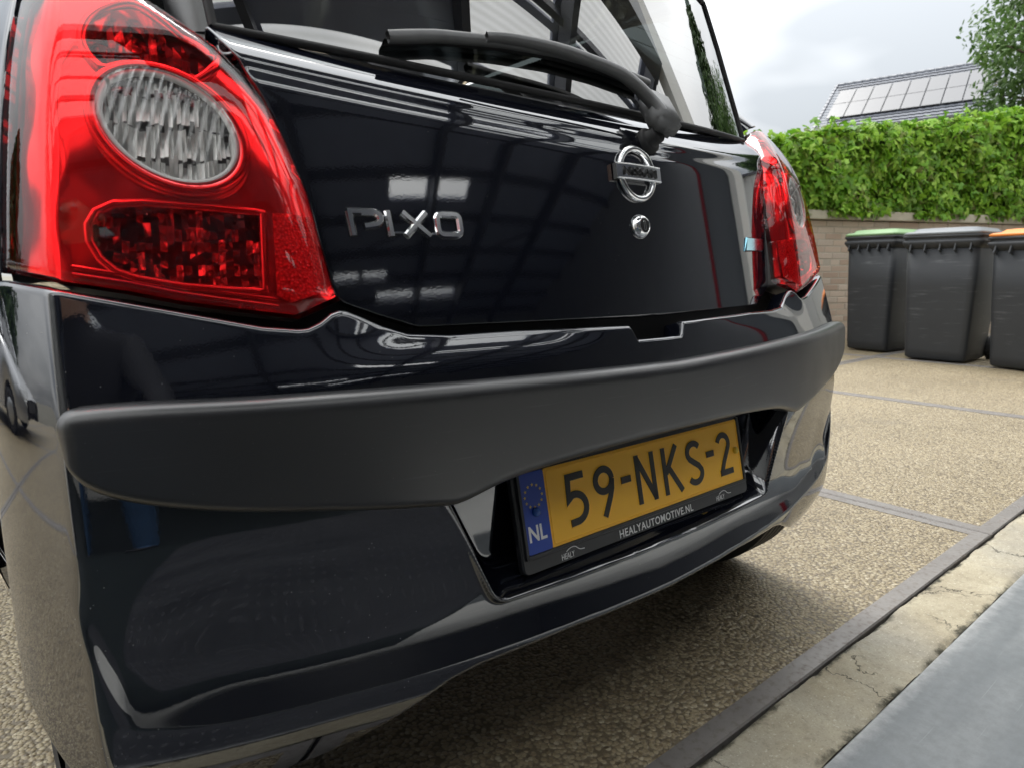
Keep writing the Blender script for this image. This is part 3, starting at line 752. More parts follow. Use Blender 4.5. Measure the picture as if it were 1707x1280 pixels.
for sg in (-1, 1):
    for nm, s0, s1 in parts:
        sv_ = np.linspace(s0, s1, 60); za = sidez(sv_); zb_ = belt(sv_)
        Z = za[:, None]+(zb_-za)[:, None]*np.linspace(0, 1, 40)[None]
        SS = sv_[:, None]+0*Z
        if nm == 'quarter_panel': SS = SS-.036*(1-sstep(.73, .775, Z))*(1-np.linspace(0, 1, 60)[:, None])**5
        P = mir(LEs(SS, Z), sg); P = roll_v(P, .004, .03, True, 3); P = roll_u(P, .003, .02, True, 3); P = roll_u(P, .003, .02, False, 3)
        obj(nm, grid_mesh(nm, P, flip=sg > 0), M['paint'], car, True)
    # wing strip between lamp, bumper and the wheel-arch panel
    sv_ = np.linspace(.836, .896, 12); za = z_top(sv_)+.006; zb_ = np.interp(sv_, [.836, .91], [1.10, 1.055])
    Z = za[:, None]+(zb_-za)[:, None]*np.linspace(0, 1, 40)[None]
    P = mir(LE(sv_[:, None]+0*Z, Z), sg); P = roll_u(P, .003, .03, False, 3)
    obj('rear_wing', grid_mesh('rear_wing', P, flip=sg > 0), M['paint'], car, True)
    # corner pillar and side windows up to the roof
    for nm, s0, s1, mat_, off in (('corner_pillar', .70, 1.32, 'paint', 0), ('rear_side_window', 1.33, 2.12, 'glass', .004), ('front_side_window', 2.18, 2.78, 'glass', .004), ('door_pillar', 2.09, 2.21, 'dull', .012), ('pillar_cover', 1.30, 1.36, 'dull', .010)):
        sv_ = np.linspace(s0, s1, 40); lo = np.where(sv_ < .9, 1.105, belt(np.maximum(sv_, .98))+.006) if nm == 'corner_pillar' else belt(sv_)+.008
        hi = np.interp(sv_, [.7, .8, 2.2, 2.3, 2.78], [1.36, 1.40, 1.41, 1.39, 1.02]); Z = lo[:, None]+(hi-lo)[:, None]*np.linspace(0, 1, 24)[None]
        P = LO(sv_[:, None]+0*Z, Z, np.full_like(Z, off)); P = mir(P, sg)
        P[..., 1] -= (np.clip(Z-1.1, 0, 1)*.75)*np.clip((sv_[:, None]-1.0)/1.2, 0, 1)
        obj(nm, grid_mesh(nm, P, flip=sg > 0), M[mat_], car, True)
    # wheels
    for yw in (YA, YA+2.36):
        wh = empty('wheel', (sg*.692, yw, RA)); wh.parent = car
        h = .078
        prof = [(.178, -h), (.195, -h-.004), (.235, -h-.002), (.262, -h+.012), (.274, -h+.024)]
        for k in range(5):
            x0 = -h+.026+k*.0245; prof += [(RA, x0+.002), (RA, x0+.0195), (RA-.007, x0+.0205), (RA-.007, x0+.0242)]
        prof = prof[:-2]+[(.274, h-.024), (.262, h-.012), (.235, h+.002), (.195, h+.004), (.178, h)]
        ty = obj('tyre', grid_mesh('tyre', lathe(prof, 72, 'X'), closed_u=True), M['tyre'], wh, True)
        ty.data.polygons.foreach_set('use_smooth', [False]*len(ty.data.polygons))
        obj('rim', grid_mesh('rim', lathe([(.178, sg*-.07), (.172, sg*.06), (.16, sg*.068), (.12, sg*.05), (.06, sg*.06), (.03, sg*.07), (.0001, sg*.07)], 48, 'X'), closed_u=True), M['rim'], wh, True)
# roof
X2, Y2 = np.meshgrid(np.linspace(-1, 1, 41), np.linspace(0, 1, 50), indexing='ij')
wr = np.interp(Y2, [0, 1], [.60, .585]); yr = .335+.06*X2**2+Y2*1.35
zr = 1.475-.075*np.abs(X2)**2.6-.10*(Y2-.42)**2*1.6-.02*np.clip(.1-Y2, 0, 1)*10*.6
P = np.stack([X2*wr, yr, zr], -1); obj('roof', grid_mesh('roof', P, flip=False), M['paint'], car, True)
# tailgate top / spoiler
V2 = np.linspace(0, 1, 10); U2 = np.linspace(-1, 1, 41); Ug, Vg = np.meshgrid(U2, V2, indexing='ij')
a = np.stack([Ug*.545, .30+.075*Ug**2, 1.395-.115*Ug**2*.545**2*1.6+0*Ug], -1); b = P[:, 0][:, None]
obj('spoiler', grid_mesh('spoiler', a*(1-Vg[..., None])+b*Vg[..., None]), M['paint'], tailgate, True)
# windscreen, bonnet, nose
a = P[:, -1]; c = np.stack([U2*.66, 2.62-.12*U2**2, .935+0*U2], -1); t = np.linspace(0, 1, 16)[None, :, None]
obj('windscreen', grid_mesh('windscreen', a[:, None]*(1-t)+c[:, None]*t), M['glass'], car, True)
e = np.stack([U2*.58, 3.33-.16*U2**2, .70+0*U2], -1); bon = c[:, None]*(1-t)+e[:, None]*t; bon[..., 2] += .07*np.sin(np.pi*t[..., 0])
obj('bonnet', grid_mesh('bonnet', bon), M['paint'], car, True)
sv_ = np.linspace(-1.32, 1.32, 60); Z = np.linspace(.22, .74, 20)[None]+0*sv_[:, None]
P = LEs(4.45+sv_[:, None]*.5+0*Z, Z) if False else np.stack([np.sin(sv_)[:, None]*.80+0*Z, 2.72+np.cos(sv_)[:, None]*.66+0*Z-.25*(Z-.45)**2*2, Z], -1)
obj('front_bumper', grid_mesh('front_bumper', P, flip=False), M['paint'], car, True)
# floor pan and cabin
box('floor_pan', (0, 1.75, .26), (1.30, 3.1, .05), M['underbody'], car)
box('rear_panel', (0, .11, .40), (1.2, .04, .30), M['underbody'], car)
for sg in (-1, 1):
    box('inner_arch', (sg*.52, YA, .45), (.04, .68, .42), M['underbody'], car)
box('rear_seat', (0, .80, .78), (1.15, .16, .50), M['seat'], car, .05, Matrix.Rotation(RAD(-14), 4, 'X'))
for x in (-.33, .33): box('headrest', (x, .86, 1.10), (.24, .09, .16), M['seat'], car, .03)
box('parcel_shelf', (0, .42, .985), (1.10, .52, .02), M['seat'], car)
# exhaust tip and silencer
me = grid_mesh('silencer', lathe([(.001, -.22), (.075, -.22), (.085, -.20), (.085, .20), (.075, .22), (.001, .22)], 28, 'X'), closed_u=True); me.transform(Matrix.Translation((.30, .30, .25)))
obj('silencer', me, M['underbody'], car, True)
# faces of the clear and painted skins must look outward (the coat's Fresnel term depends on it)
FLIPPED = []
for o in list(COL.objects):
    if o.type != 'MESH' or not o.data.materials or o.data.materials[0] not in (M['paint'], M['redlens'], M['clearlens'], M['glass']): continue
    me = o.data; n = len(me.polygons); c = np.empty(n*3, np.float32); nr = np.empty(n*3, np.float32); ar = np.empty(n, np.float32)
    me.polygons.foreach_get('center', c); me.polygons.foreach_get('normal', nr); me.polygons.foreach_get('area', ar)
    d = c.reshape(-1, 3)-np.array([0, 1.55, .68], np.float32)
    if (((d*nr.reshape(-1, 3)).sum(1))*ar).sum() < 0: me.flip_normals(); FLIPPED.append(o.name)
print('flipped', FLIPPED)
# ------------------------------------------------------------------ surroundings: materials
def aggregate_mat():
    m = MT('washed_gravel_concrete'); vec = m.co()
    wv = m.n('VectorMath', {0: vec, 1: m.n('VectorMath', {0: m.n('TexNoise', {'Vector': vec, 'Scale': 60.0, 'Detail': 1.0}).outputs['Color'], 'Scale': .0025}, operation='SCALE').outputs[0]}, operation='ADD').outputs[0]
    v = m.n('TexVoronoi', {'Vector': wv, 'Scale': 124.0, 'Randomness': 1.0})
    rnd = m.n('SeparateColor', {'Color': v.outputs['Color']}).outputs[0]
    col = m.ramp(rnd, [(0, (.13, .10, .064)), (.12, (.26, .208, .130)), (.40, (.345, .287, .188)), (.62, (.40, .343, .232)), (.80, (.305, .248, .155)), (1, (.52, .468, .355))])
    gap = m.ramp(v.outputs['Distance'], [(.50, 0), (.72, 1)])
    col = m.mix(gap, col, (.17, .14, .095))
    big = m.ramp(m.noise(1.3, 6, .6), [(.25, (.78, .755, .70)), (.55, (.98, .96, .92)), (.8, (1.08, 1.055, .99))])
    col = m.mix(1.0, col, big, 'MULTIPLY')
    st = m.ramp(m.noise(1.7, 5, .6), [(.58, 0), (.72, .5)]); col = m.mix(st, col, (.15, .125, .09))
    sp = m.n('TexVoronoi', {'Vector': wv, 'Scale': 5.5}); col = m.mix(m.ramp(sp.outputs['Distance'], [(.03, .8), (.055, 0)]), col, (.035, .03, .022))
    hgt = m.ramp(v.outputs['Distance'], [(.0, 1), (.35, .8), (.75, 0)])
    nb = m.bump(hgt, .6, .005); nb = m.bump(m.noise(500, 2), .15, .001, nb)
    return m.surf(m.pbr(col, m.ramp(rnd, [(0, .38), (1, .62)]), 0, nb))
def steel_edge_mat():
    m = MT('worn_steel_edge'); f = m.noise(9, 6, .65); g = m.noise(70, 4, .6)
    col = m.mix(f, (.15, .135, .125), (.30, .285, .27)); col = m.mix(m.ramp(g, [(.52, 0), (.72, .6)]), col, (.12, .085, .065))
    return m.surf(m.pbr(col, m.ramp(g, [(.3, .35), (.7, .6)]), .35, m.bump(g, .25, .001)))
def strip_mat():
    m = MT('old_mortar_strip'); vec = m.co(); f = m.noise(5, 7, .65); g = m.noise(60, 5, .6)
    col = m.ramp(f, [(.25, (.23, .195, .135)), (.45, (.36, .315, .222)), (.62, (.43, .385, .28)), (.8, (.40, .38, .33))])
    col = m.mix(m.ramp(m.noise(2.2, 5, .6), [(.5, 0), (.7, .55)]), col, (.30, .295, .27))
    col = m.mix(m.ramp(g, [(.52, 0), (.75, .45)]), col, (.17, .145, .10))
    col = m.mix(m.ramp(m.noise(260, 3, .7), [(.5, 0), (.7, .4)]), col, (.15, .13, .095))
    col = m.mix(m.ramp(m.noise(170, 2, .5), [(.62, 0), (.70, .5)]), col, (.60, .56, .46))
    cr = m.n('TexVoronoi', {'Vector': m.n('VectorMath', {0: vec, 1: m.n('VectorMath', {0: m.n('TexNoise', {'Vector': vec, 'Scale': 11.0, 'Detail': 6.0, 'Roughness': .65}).outputs['Color'], 'Scale': .16}, operation='SCALE').outputs[0]}, operation='ADD').outputs[0], 'Scale': 3.3}, feature='DISTANCE_TO_EDGE').outputs['Distance']
    line = m.ramp(cr, [(.0, 1), (.0085, 0)]); line = m.math('MULTIPLY', line, m.ramp(m.noise(3.1, 3), [(.53, 0), (.58, 1)]))
    col = m.mix(line, col, (.025, .023, .018))
    ys = m.n('SeparateXYZ', {0: vec}).outputs[1]
    e1 = m.math('ABSOLUTE', m.math('SUBTRACT', ys, -.108)); e2 = m.math('ABSOLUTE', m.math('SUBTRACT', ys, -.2375)); ed = m.math('MINIMUM', e1, e2)
    moss = m.math('MULTIPLY', m.ramp(m.math('ADD', ed, m.math('MULTIPLY', m.noise(28, 5, .7), .05)), [(.026, 1), (.036, 0)]), m.ramp(m.noise(6, 2), [(.44, 0), (.56, 1)]))
    col = m.mix(moss, col, (.035, .032, .018))
    h = m.math('SUBTRACT', m.math('MULTIPLY', g, .5), m.math('ADD', line, m.math('MULTIPLY', moss, .4)))
    return m.surf(m.pbr(col, .82, 0, m.bump(h, .6, .006)))
def plate_mat(name, a, b):
    m = MT(name); vec = m.co()
    st = m.n('TexNoise', {'Vector': m.n('Mapping', {'Vector': vec, 'Rotation': (0, 0, .6), 'Scale': (3, 14, 1)}).outputs[0], 'Scale': 1.0, 'Detail': 6.0, 'Roughness': .62}).outputs['Fac']
    col = m.ramp(st, [(.3, a), (.62, b)])
    ys = m.n('SeparateXYZ', {0: vec}).outputs[1]
    wear = m.ramp(m.math('ADD', m.math('ABSOLUTE', m.math('SUBTRACT', ys, -.243)), m.math('MULTIPLY', m.noise(30, 7, .75), .045)), [(.018, .75), (.046, 0)])
    col = m.mix(wear, col, (.42, .425, .42))
    col = m.mix(m.ramp(m.noise(55, 6, .7), [(.35, .35), (.6, 0)]), col, (.09, .095, .10))
    sc = m.n('TexNoise', {'Vector': m.n('Mapping', {'Vector': vec, 'Rotation': (0, 0, 1.1), 'Scale': (4, 160, 1)}).outputs[0], 'Scale': 1.0, 'Detail': 3.0}).outputs['Fac']
    col = m.mix(m.ramp(sc, [(.66, 0), (.74, .35)]), col, (.33, .345, .35))
    return m.surf(m.pbr(col, m.ramp(st, [(.3, .36), (.7, .55)]), .15, m.bump(m.noise(40, 4), .06, .002)))
M['agg'] = aggregate_mat(); M['edge'] = steel_edge_mat(); M['strip'] = strip_mat()
M['plate'] = plate_mat('grey_steel_plate', (.12, .134, .143), (.19, .204, .21)); M['tread'] = plate_mat('tread_steel_plate', (.034, .036, .043), (.062, .065, .073))
M['stud'] = simple('polished_stud', (.072, .075, .083), .4, .3, var=.3, scale=90)
M['earth'] = simple('packed_ground', (.16, .15, .12), .9, 0, var=.3, scale=1.5)
M['floor_mask'] = simple('dark_floor_mask', (.022, .029, .030), .5, 0, var=.3, scale=2)
M['hallfloor'] = simple('hall_floor', (.55, .55, .53), .5, 0, var=.3, scale=2)
M['bounce_white'] = simple('whitewashed_wall', (.78, .78, .76), .8, 0, var=.05)
M['hallwall'] = simple('hall_wall', (.40, .41, .43), .7, 0, var=.1, scale=2)
M['hallroof'] = simple('hall_roof_deck', (.42, .45, .56), .7, 0, var=.12, scale=3)
M['purlin'] = simple('painted_steel_beam', (.15, .157, .185), .5, 0)
M['redpost'] = simple('red_painted_steel', (.30, .012, .02), .4, 0)
M['doorgrey'] = simple('grey_door_leaf', (.16, .175, .19), .4, 0, var=.08, scale=2)
M['whitepanel'] = simple('white_sandwich_panel', (.72, .72, .69), .5, 0, var=.03, scale=1)
def skylight_mat():
    m = MT('translucent_skylight_sheet'); vec = m.co()
    w = m.n('TexWave', {'Vector': vec, 'Scale': 4.2, 'Distortion': .4}, bands_direction='Y').outputs['Fac']
    c = m.mix(w, (.74, .74, .72), (.90, .90, .89))
    return m.surf(m.n('MixShader', {0: .15, 1: m.n('BsdfTransparent', {'Color': c}).outputs[0], 2: m.n('BsdfTranslucent', {'Color': (.7, .7, .68, 1)}).outputs[0]}).outputs[0])
M['skylight'] = skylight_mat()
def brick_mat():
    m = MT('pale_brick'); vec = m.co(); oi = m.n('ObjectInfo').outputs['Random']
    col = m.ramp(oi, [(0, (.36, .27, .21)), (.35, (.45, .355, .285)), (.7, (.49, .41, .34)), (1, (.42, .355, .30))])
    g = m.noise(40, 5, .65); col = m.mix(m.ramp(g, [(.45, 0), (.75, .35)]), col, (.33, .27, .22))
    return m.surf(m.pbr(col, .85, 0, m.bump(g, .4, .003)))
M['brick'] = brick_mat(); M['mortar'] = simple('mortar', (.38, .34, .285), .9, 0, var=.15, scale=20)
M['coping'] = simple('concrete_coping', (.36, .33, .265), .85, 0, var=.22, scale=9, bump=.3, bscale=80)
M['bin'] = simple('bin_plastic', (.050, .055, .062), .5, 0, var=.12, scale=6, bump=.1, bscale=220, bdist=.001)
def bin_mat():
    m = MT('scuffed_bin_plastic'); vec = m.co()
    col = m.mix(m.noise(5, 4), (.022, .025, .030), (.035, .038, .043))
    sc = m.n('TexNoise', {'Vector': m.n('Mapping', {'Vector': vec, 'Rotation': (.15, .2, 0), 'Scale': (3, 3, 38)}).outputs[0], 'Scale': 1.0, 'Detail': 6.0, 'Roughness': .7}).outputs['Fac']
    msk = m.math('MULTIPLY', m.ramp(sc, [(.58, 0), (.70, .38)]), m.ramp(m.noise(4, 2), [(.42, 0), (.60, 1)]))
    col = m.mix(msk, col, (.24, .25, .26))
    return m.surf(m.pbr(col, .55, 0, m.bump(m.noise(260, 2), .1, .001)))
M['bin'] = bin_mat()
M['lidgreen'] = simple('green_lid', (.20, .33, .16), .5, 0, var=.1); M['lidorange'] = simple('orange_lid', (.75, .23, .035), .5, 0, var=.08); M['lidgrey'] = simple('grey_lid', (.16, .175, .19), .45, 0, var=.12)
def leaf_mat(name, cols, tr=.35):
    m = MT(name); w = m.n('TexWhiteNoise', {'Vector': m.n('Attribute', attribute_name='leafid').outputs['Vector']}).outputs['Value']
    col = m.ramp(w, [(i/(len(cols)-1), c) for i, c in enumerate(cols)])
    d = m.pbr(col, .5, 0, None, **{'Specular IOR Level': .35}); t = m.n('BsdfTranslucent', {'Color': col}).outputs[0]
    return m.surf(m.n('MixShader', {0: tr, 1: d, 2: t}).outputs[0])
M['ivy'] = leaf_mat('ivy_leaves', [(.13, .10, .03), (.05, .15, .010), (.11, .28, .018), (.20, .40, .024), (.27, .47, .038), (.36, .53, .09)])
M['leaf'] = leaf_mat('tree_leaves', [(.03, .07, .015), (.055, .12, .025), (.09, .17, .04), (.125, .21, .055)])
M['conifer'] = leaf_mat('conifer_sprays', [(.02, .045, .012), (.035, .075, .018), (.055, .11, .025)], .15)
M['bark'] = simple('bark', (.09, .07, .05), .9, 0, var=.3, scale=12, bump=.5, bscale=40, bdist=.01)
M['tile'] = simple('glazed_roof_tile', (.11, .12, .145), .4, 0, var=.2, scale=6)
M['housebrick'] = simple('house_brick', (.28, .19, .13), .85, 0, var=.2, scale=8)
def solar_mat():
    m = MT('solar_cells'); return m.surf(m.pbr((.05, .052, .06), .38, 0, None, **{'IOR': 1.6, 'Coat Weight': .15, 'Coat Roughness': .3, 'Coat IOR': 1.6}))
M['solar'] = solar_mat(); M['alu'] = simple('dark_aluminium', (.10, .10, .11), .4, .5)
M['board'] = simple('weathered_fascia', (.33, .31, .27), .7, 0)
# ------------------------------------------------------------------ ground, slabs, threshold
obj('ground', pydata('ground', [(-600, -600, -.06), (600, -600, -.06), (600, 600, -.06), (-600, 600, -.06)], [(0, 1, 2, 3)]), M['earth'], kind='structure')
drive = obj('driveway', pydata('driveway', [(-6.6, -.12, -.05), (11.5, -.12, -.05), (11.5, 9.9, -.05), (-6.6, 9.9, -.05)], [(0, 1, 2, 3)]), M['earth'], kind='structure')
def slab_mesh(w):
    bm = bmesh.new(); e = .043; g = .0045; a = w-g
    ring = [(g, g), (a, g), (a, a), (g, a)]; inn = [(g+e, g+e), (a-e, g+e), (a-e, a-e), (g+e, a-e)]
    vi = [bm.verts.new((*p, 0)) for p in inn]; bm.faces.new(vi); me1 = bpy.data.meshes.new('paving_slab'); bm.to_mesh(me1); bm.free()
    bm = bmesh.new()
    lo = [bm.verts.new((*p, -.05)) for p in ring]; o0 = [bm.verts.new((*p, -.002)) for p in ring]
    o1 = [bm.verts.new((p[0]+(.003 if p[0] < 1 else -.003), p[1]+(.003 if p[1] < 1 else -.003), .0015)) for p in ring]
    i1 = [bm.verts.new((*p, .0015)) for p in inn]; i0 = [bm.verts.new((*p, -.004)) for p in inn]
    for A, B in ((lo, o0), (o0, o1), (o1, i1), (i1, i0)):
        for i in range(4): bm.faces.new((A[i], A[(i+1) % 4], B[(i+1) % 4], B[i]))
    me2 = bpy.data.meshes.new('steel_edge'); bm.to_mesh(me2); bm.free(); return me1, me2
sm1, sm2 = slab_mesh(2.0); sm1.materials.append(M['agg']); sm2.materials.append(M['edge'])
X0, Y0 = 1.466, -.1085
for i in range(-4, 5):
    for j in range(0, 5):
        s_ = obj('paving_slab', sm1, None, drive); s_.location = (X0+2*i-2*1, Y0+2*j, 0); e_ = obj('steel_edge', sm2, None, s_)
# mortar strip between slabs and hall floor: uneven surface
xs = np.concatenate([np.linspace(-6, .2, 60), np.linspace(.22, 3.6, 420), np.linspace(3.7, 6, 20)]); ys = np.linspace(-.2372, -.1090, 24)
Xg, Yg = np.meshgrid(xs, ys, indexing='ij'); hz = .0012*np.sin(Xg*23+Yg*40)+.001*np.sin(Xg*61-Yg*33)+.0008*rng.normal(size=Xg.shape)
ed = np.minimum(Yg+.2372, -.109-Yg); hz -= .006*np.clip(1-ed/.012, 0, 1)*(.4+.6*(np.sin(Xg*17)*np.sin(Xg*7.3) > .1))
obj('mortar_strip', grid_mesh('mortar_strip', np.stack([Xg, Yg, hz], -1)), M['strip'], None, True, kind='structure')
floor = box('hall_floor', (1.0, -8.25, -.045), (15.6, 15.96, .08), M['hallfloor'], kind='structure')
box('reflection_mask', (-3.0, -2.1, -.0065), (5.9, 3.7, .004), M['floor_mask'], floor)  # added dark sheet, keeps the bright hall floor out of the bumper's reflection
box('floor_plate', (1.76, -.56, -.0010), (3.68, .638, .010), M['plate'], floor, .0025)
tp = box('tread_plate', (-.52, -.86, -.0022), (.86, 1.24, .010), M['tread'], floor, .0015)
v = []; f = []
for a in np.arange(-.94, -.115, .030):
    for k, b in enumerate(np.arange(-1.465, -.262, .030)):
        i = round(a/.03); ang = RAD(45) if (i+k) % 2 else RAD(-45); c, s_ = math.cos(ang), math.sin(ang); n0 = len(v)
        for dx, dy, dz in ((-.0125, 0, 0), (0, -.0042, 0), (.0125, 0, 0), (0, .0042, 0), (-.006, 0, .0030), (.006, 0, .0030)):
            v.append((a+.012+dx*c-dy*s_, b+dx*s_+dy*c, .0026+dz))
        f += [(n0, n0+1, n0+4), (n0+1, n0+5, n0+4), (n0+1, n0+2, n0+5), (n0+2, n0+3, n0+5), (n0+3, n0+4, n0+5), (n0+3, n0, n0+4)]
tr_ = obj('tread_studs', tri_mesh('tread_studs', np.array(v), np.array(f)), M['stud'], tp, False, kind='stuff')
# ------------------------------------------------------------------ workshop hall behind the camera
hall = empty('workshop_hall', (0, -.3, 0), 0, label='dark workshop hall with skylights, mirrored in the black paint', cat='building')
hall.location = (0, 0, 0)
HX0, HX1, HY0, HY1, HZ = -6.0, 8.0, -16.0, -.30, 4.8
OX0, OX1, OZ = -2.5, 3.75, 3.45
box('side_wall', (HX0, (HY0+HY1)/2, HZ/2), (.12, HY1-HY0, HZ), M['bounce_white'], hall)  # unseen wall made white to bounce light onto the car's rear
box('side_wall', (HX1, (HY0+HY1)/2, HZ/2), (.12, HY1-HY0, HZ), M['hallwall'], hall)
box('back_wall', ((HX0+HX1)/2, HY0, HZ/2), (HX1-HX0, .12, HZ), M['hallwall'], hall)
box('front_wall', ((HX0+OX0)/2, HY1, HZ/2), (OX0-HX0, .14, HZ), M['whitepanel'], hall)
box('front_wall', ((HX1+OX1)/2, HY1, HZ/2), (HX1-OX1, .14, HZ), M['whitepanel'], hall)
box('lintel', ((OX0+OX1)/2, HY1-.02, (OZ+HZ+.3)/2), (OX1-OX0, .22, HZ+.3-OZ), M['doorgrey'], hall)
FILL_BAY = [(-5.8, -1.3), (-1.1, 1.37), (1.57, 3.0), (3.2, 5.1), (5.3, 7.7)]  # roof lights near the door, widened with added ones to brighten the car's rear
FILL_BAY2 = FILL_BAY[:1]+FILL_BAY[2:]
sky_rows = [(-1.38, -.55, FILL_BAY2), (-2.15, -1.46, FILL_BAY2), (-3.35, -2.25, FILL_BAY), (-4.75, -4.12, [(1.58, 2.98), (3.22, 4.4)]), (-6.55, -5.95, [(-3.86, -3.70), (-3.66, -3.42)]),
            (-8.45, -7.62, [(-3.95, -3.83), (-3.79, -3.60), (.48, 1.38), (1.58, 2.50)]), (-12.2, -11.85, [(-1.25, -.45), (-.32, .42)]), (-13.75, -13.25, [(.08, 1.38), (1.57, 3.0)])]
def rquad(nm, x0, x1, y0, y1, mat, z=HZ):
    if x1-x0 > .01 and y1-y0 > .01: box(nm, ((x0+x1)/2, (y0+y1)/2, z), (x1-x0, y1-y0, .05), mat, hall)
yc_ = HY1+.07
for y0, y1, xsr in sky_rows:
    rquad('roof_panel', HX0, HX1, y1, yc_, M['hallroof']); x = HX0
    for a, b in xsr:
        rquad('roof_panel', x, a, y0, y1, M['hallroof'])
        obj('skylight', pydata('skylight', [(a, y0, HZ), (b, y0, HZ), (b, y1, HZ), (a, y1, HZ)], [(0, 1, 2, 3)]), M['skylight'], hall); x = b
    rquad('roof_panel', x, HX1, y0, y1, M['hallroof']); yc_ = y0
rquad('roof_panel', HX0, HX1, HY0, yc_, M['hallroof'])
for y in np.arange(-15.2, -.6, 1.55): box('purlin', ((HX0+HX1)/2, y, HZ-.10), (HX1-HX0, .07, .14), M['purlin'], hall)
for x in (-4.2, -1.2, 1.47, 3.1, 5.2): box('rafter', (x, (HY0+HY1)/2, HZ-.22), (.11, HY1-HY0, .24), M['purlin'], hall)
for y in (-3.6, -9.6): 
    for x in (-4.2, -1.2, 2.73): box('tie_rod', (x+1.3, y, HZ-.30), (2.9, .035, .035), M['purlin'], hall, rot=Matrix.Rotation(RAD(35), 4, 'Z'))
# open door leaf with red edge on the right
box('door_leaf', (4.05, -.74, 1.75), (.06, .72, 3.3), M['doorgrey'], hall); box('door_edge', (4.02, -1.13, 1.75), (.10, .07, 3.3), M['redpost'], hall)
box('door_seal', (4.03, -.37, 1.75), (.07, .05, 3.3), M['purlin'], hall)
# ------------------------------------------------------------------ garden wall with hedge
def wpt(px, py, r):
    d = fw+(px-853.5)/1115*rt-(py-640)/1115*up; h = math.hypot(d[0], d[1]); return car2w((CAM_C[0]+d[0]*r/h, CAM_C[1]+d[1]*r/h, CAM_C[2]+d[2]*r/h))
w0 = car2w((6.19, 2.87, 0)); wd_ = car2w((.937, -.348, 0)); WA = math.atan2(wd_.y, wd_.x)
wall = empty('garden_wall', w0, WA, label='low pale brick garden wall with concrete coping behind the bins', cat='wall')
CH, BW = .068, .222; NC = 19; WT0, WT1 = -4.4, 3.4
box('wall_core', ((WT0+WT1)/2, .13, NC*CH/2-.02), (WT1-WT0, .19, NC*CH+.02), M['mortar'], wall)
bm = bmesh.new(); box_bm(bm, (0, 0, 0), (.211, .10, .056)); bmesh.ops.bevel(bm, geom=bm.edges[:], offset=.003, segments=1, affect='EDGES')
bme = bpy.data.meshes.new('brick'); bm.to_mesh(bme); bme.materials.append(M['brick']); bmr = bmesh.new()
for k in range(NC):
    x = WT0-(BW/2 if k % 2 else 0)
    while x < WT1:
        c = (x+BW/2, .082+rng.normal(0, .0015), k*CH+.034)
        if -1.15 < c[0] < 1.75: o = obj('brick', bme, None, wall); o.location = c; o.rotation_euler = (0, 0, rng.normal(0, .004))
        else:
            vs = bmesh.ops.create_cube(bmr, size=1, matrix=Matrix.Translation(c) @ Matrix.Diagonal((.211, .10, .056, 1)))
        x += BW
me = bpy.data.meshes.new('brick_courses'); bmr.to_mesh(me); bmr.free(); bm.free(); obj('brick_courses', me, M['brick'], wall, kind='stuff')
x = WT0
while x < WT1-.1:
    box('coping_stone', (x+.5, .11, NC*CH+.048+rng.normal(0, .0015)), (.992, .31, .094), M['coping'], wall, .008); x += 1.0
def leaf_mesh(name, pos, nrm, size, shape='ivy', droop=.3, seed=1):
    """leaf blades: one fan of triangles per leaf, with a leafid attribute"""
    g = np.random.default_rng(seed); n = len(pos)
    if shape == 'ivy': loc = np.array([(0, 0), (-.28, -.10), (-.52, .22), (-.22, .30), (-.20, .55), (0, 1.0), (.20, .55), (.22, .30), (.52, .22), (.28, -.10)])
    else: loc = np.array([(0, 0), (-.24, .30), (-.20, .65), (0, 1.0), (.20, .65), (.24, .30)])
    m = len(loc); loc = np.concatenate([loc, np.zeros((m, 1))], 1); loc[:, 2] = -.16*np.abs(loc[:, 0])-.10*loc[:, 1]**2
    ctr = np.array([[0, .38, .06]]); loc = np.concatenate([loc, ctr]); loc[:, 1] -= .4
    nz = unit(nrm+g.normal(0, .6, (n, 3))); dn = np.tile([0, 0, -1.], (n, 1))+g.normal(0, .7, (n, 3))*(1-droop)
    ty = unit(dn-(dn*nz).sum(-1, keepdims=True)*nz); tx = np.cross(ty, nz)
    sz = (size*g.uniform(.6, 1.3, n))[:, None, None]
    V = pos[:, None]+sz*(loc[None, :, 0:1]*tx[:, None]+loc[None, :, 1:2]*ty[:, None]+loc[None, :, 2:3]*nz[:, None])
    k = np.arange(n)[:, None, None]*(m+1); T = np.array([[i, (i+1) % m, m] for i in range(m)])[None]+k
    me = tri_mesh(name, V.reshape(-1, 3), T.reshape(-1, 3))
    at = me.attributes.new('leafid', 'FLOAT_VECTOR', 'POINT'); ids = g.uniform(0, 100, (n, 3)).repeat(m+1, 0).astype(np.float32)
    at.data.foreach_set('vector', ids.ravel()); return me
hedge = empty('ivy_hedge', w0, WA, label='bright green ivy hedge growing on top of the brick wall', cat='hedge')
g = np.random.default_rng(11); n = 17000; hx = g.uniform(WT0, WT1, n); HB = NC*CH+.10
htop = lambda x: HB+.73+.025*np.sin(x*2.1+1)+.015*np.sin(x*7.3)+.135*x
u = g.uniform(0, 1, n); face = u < .74
hz = np.where(face, HB-.06+g.uniform(0, 1, n)*(htop(hx)-HB), htop(hx)+g.normal(0, .03, n)+np.where(g.uniform(0, 1, n) > .94, g.uniform(0, .13, n), 0)); bulge = .045*np.sin(hx*5.1+hz*6)+.035*np.sin(hx*11-hz*9)
hy = np.where(face, -.02+bulge+g.normal(0, .035, n)-.05*(hz-HB), g.uniform(-.05, .55, n))
nr = np.where(face[:, None], np.array([0, -1, .45]), np.array([0, -.35, 1.]))
obj('ivy_leaves', leaf_mesh('ivy_leaves', np.stack([hx, hy, hz], -1), nr, .098, 'ivy', .1, 3), M['ivy'], hedge, False, kind='stuff')
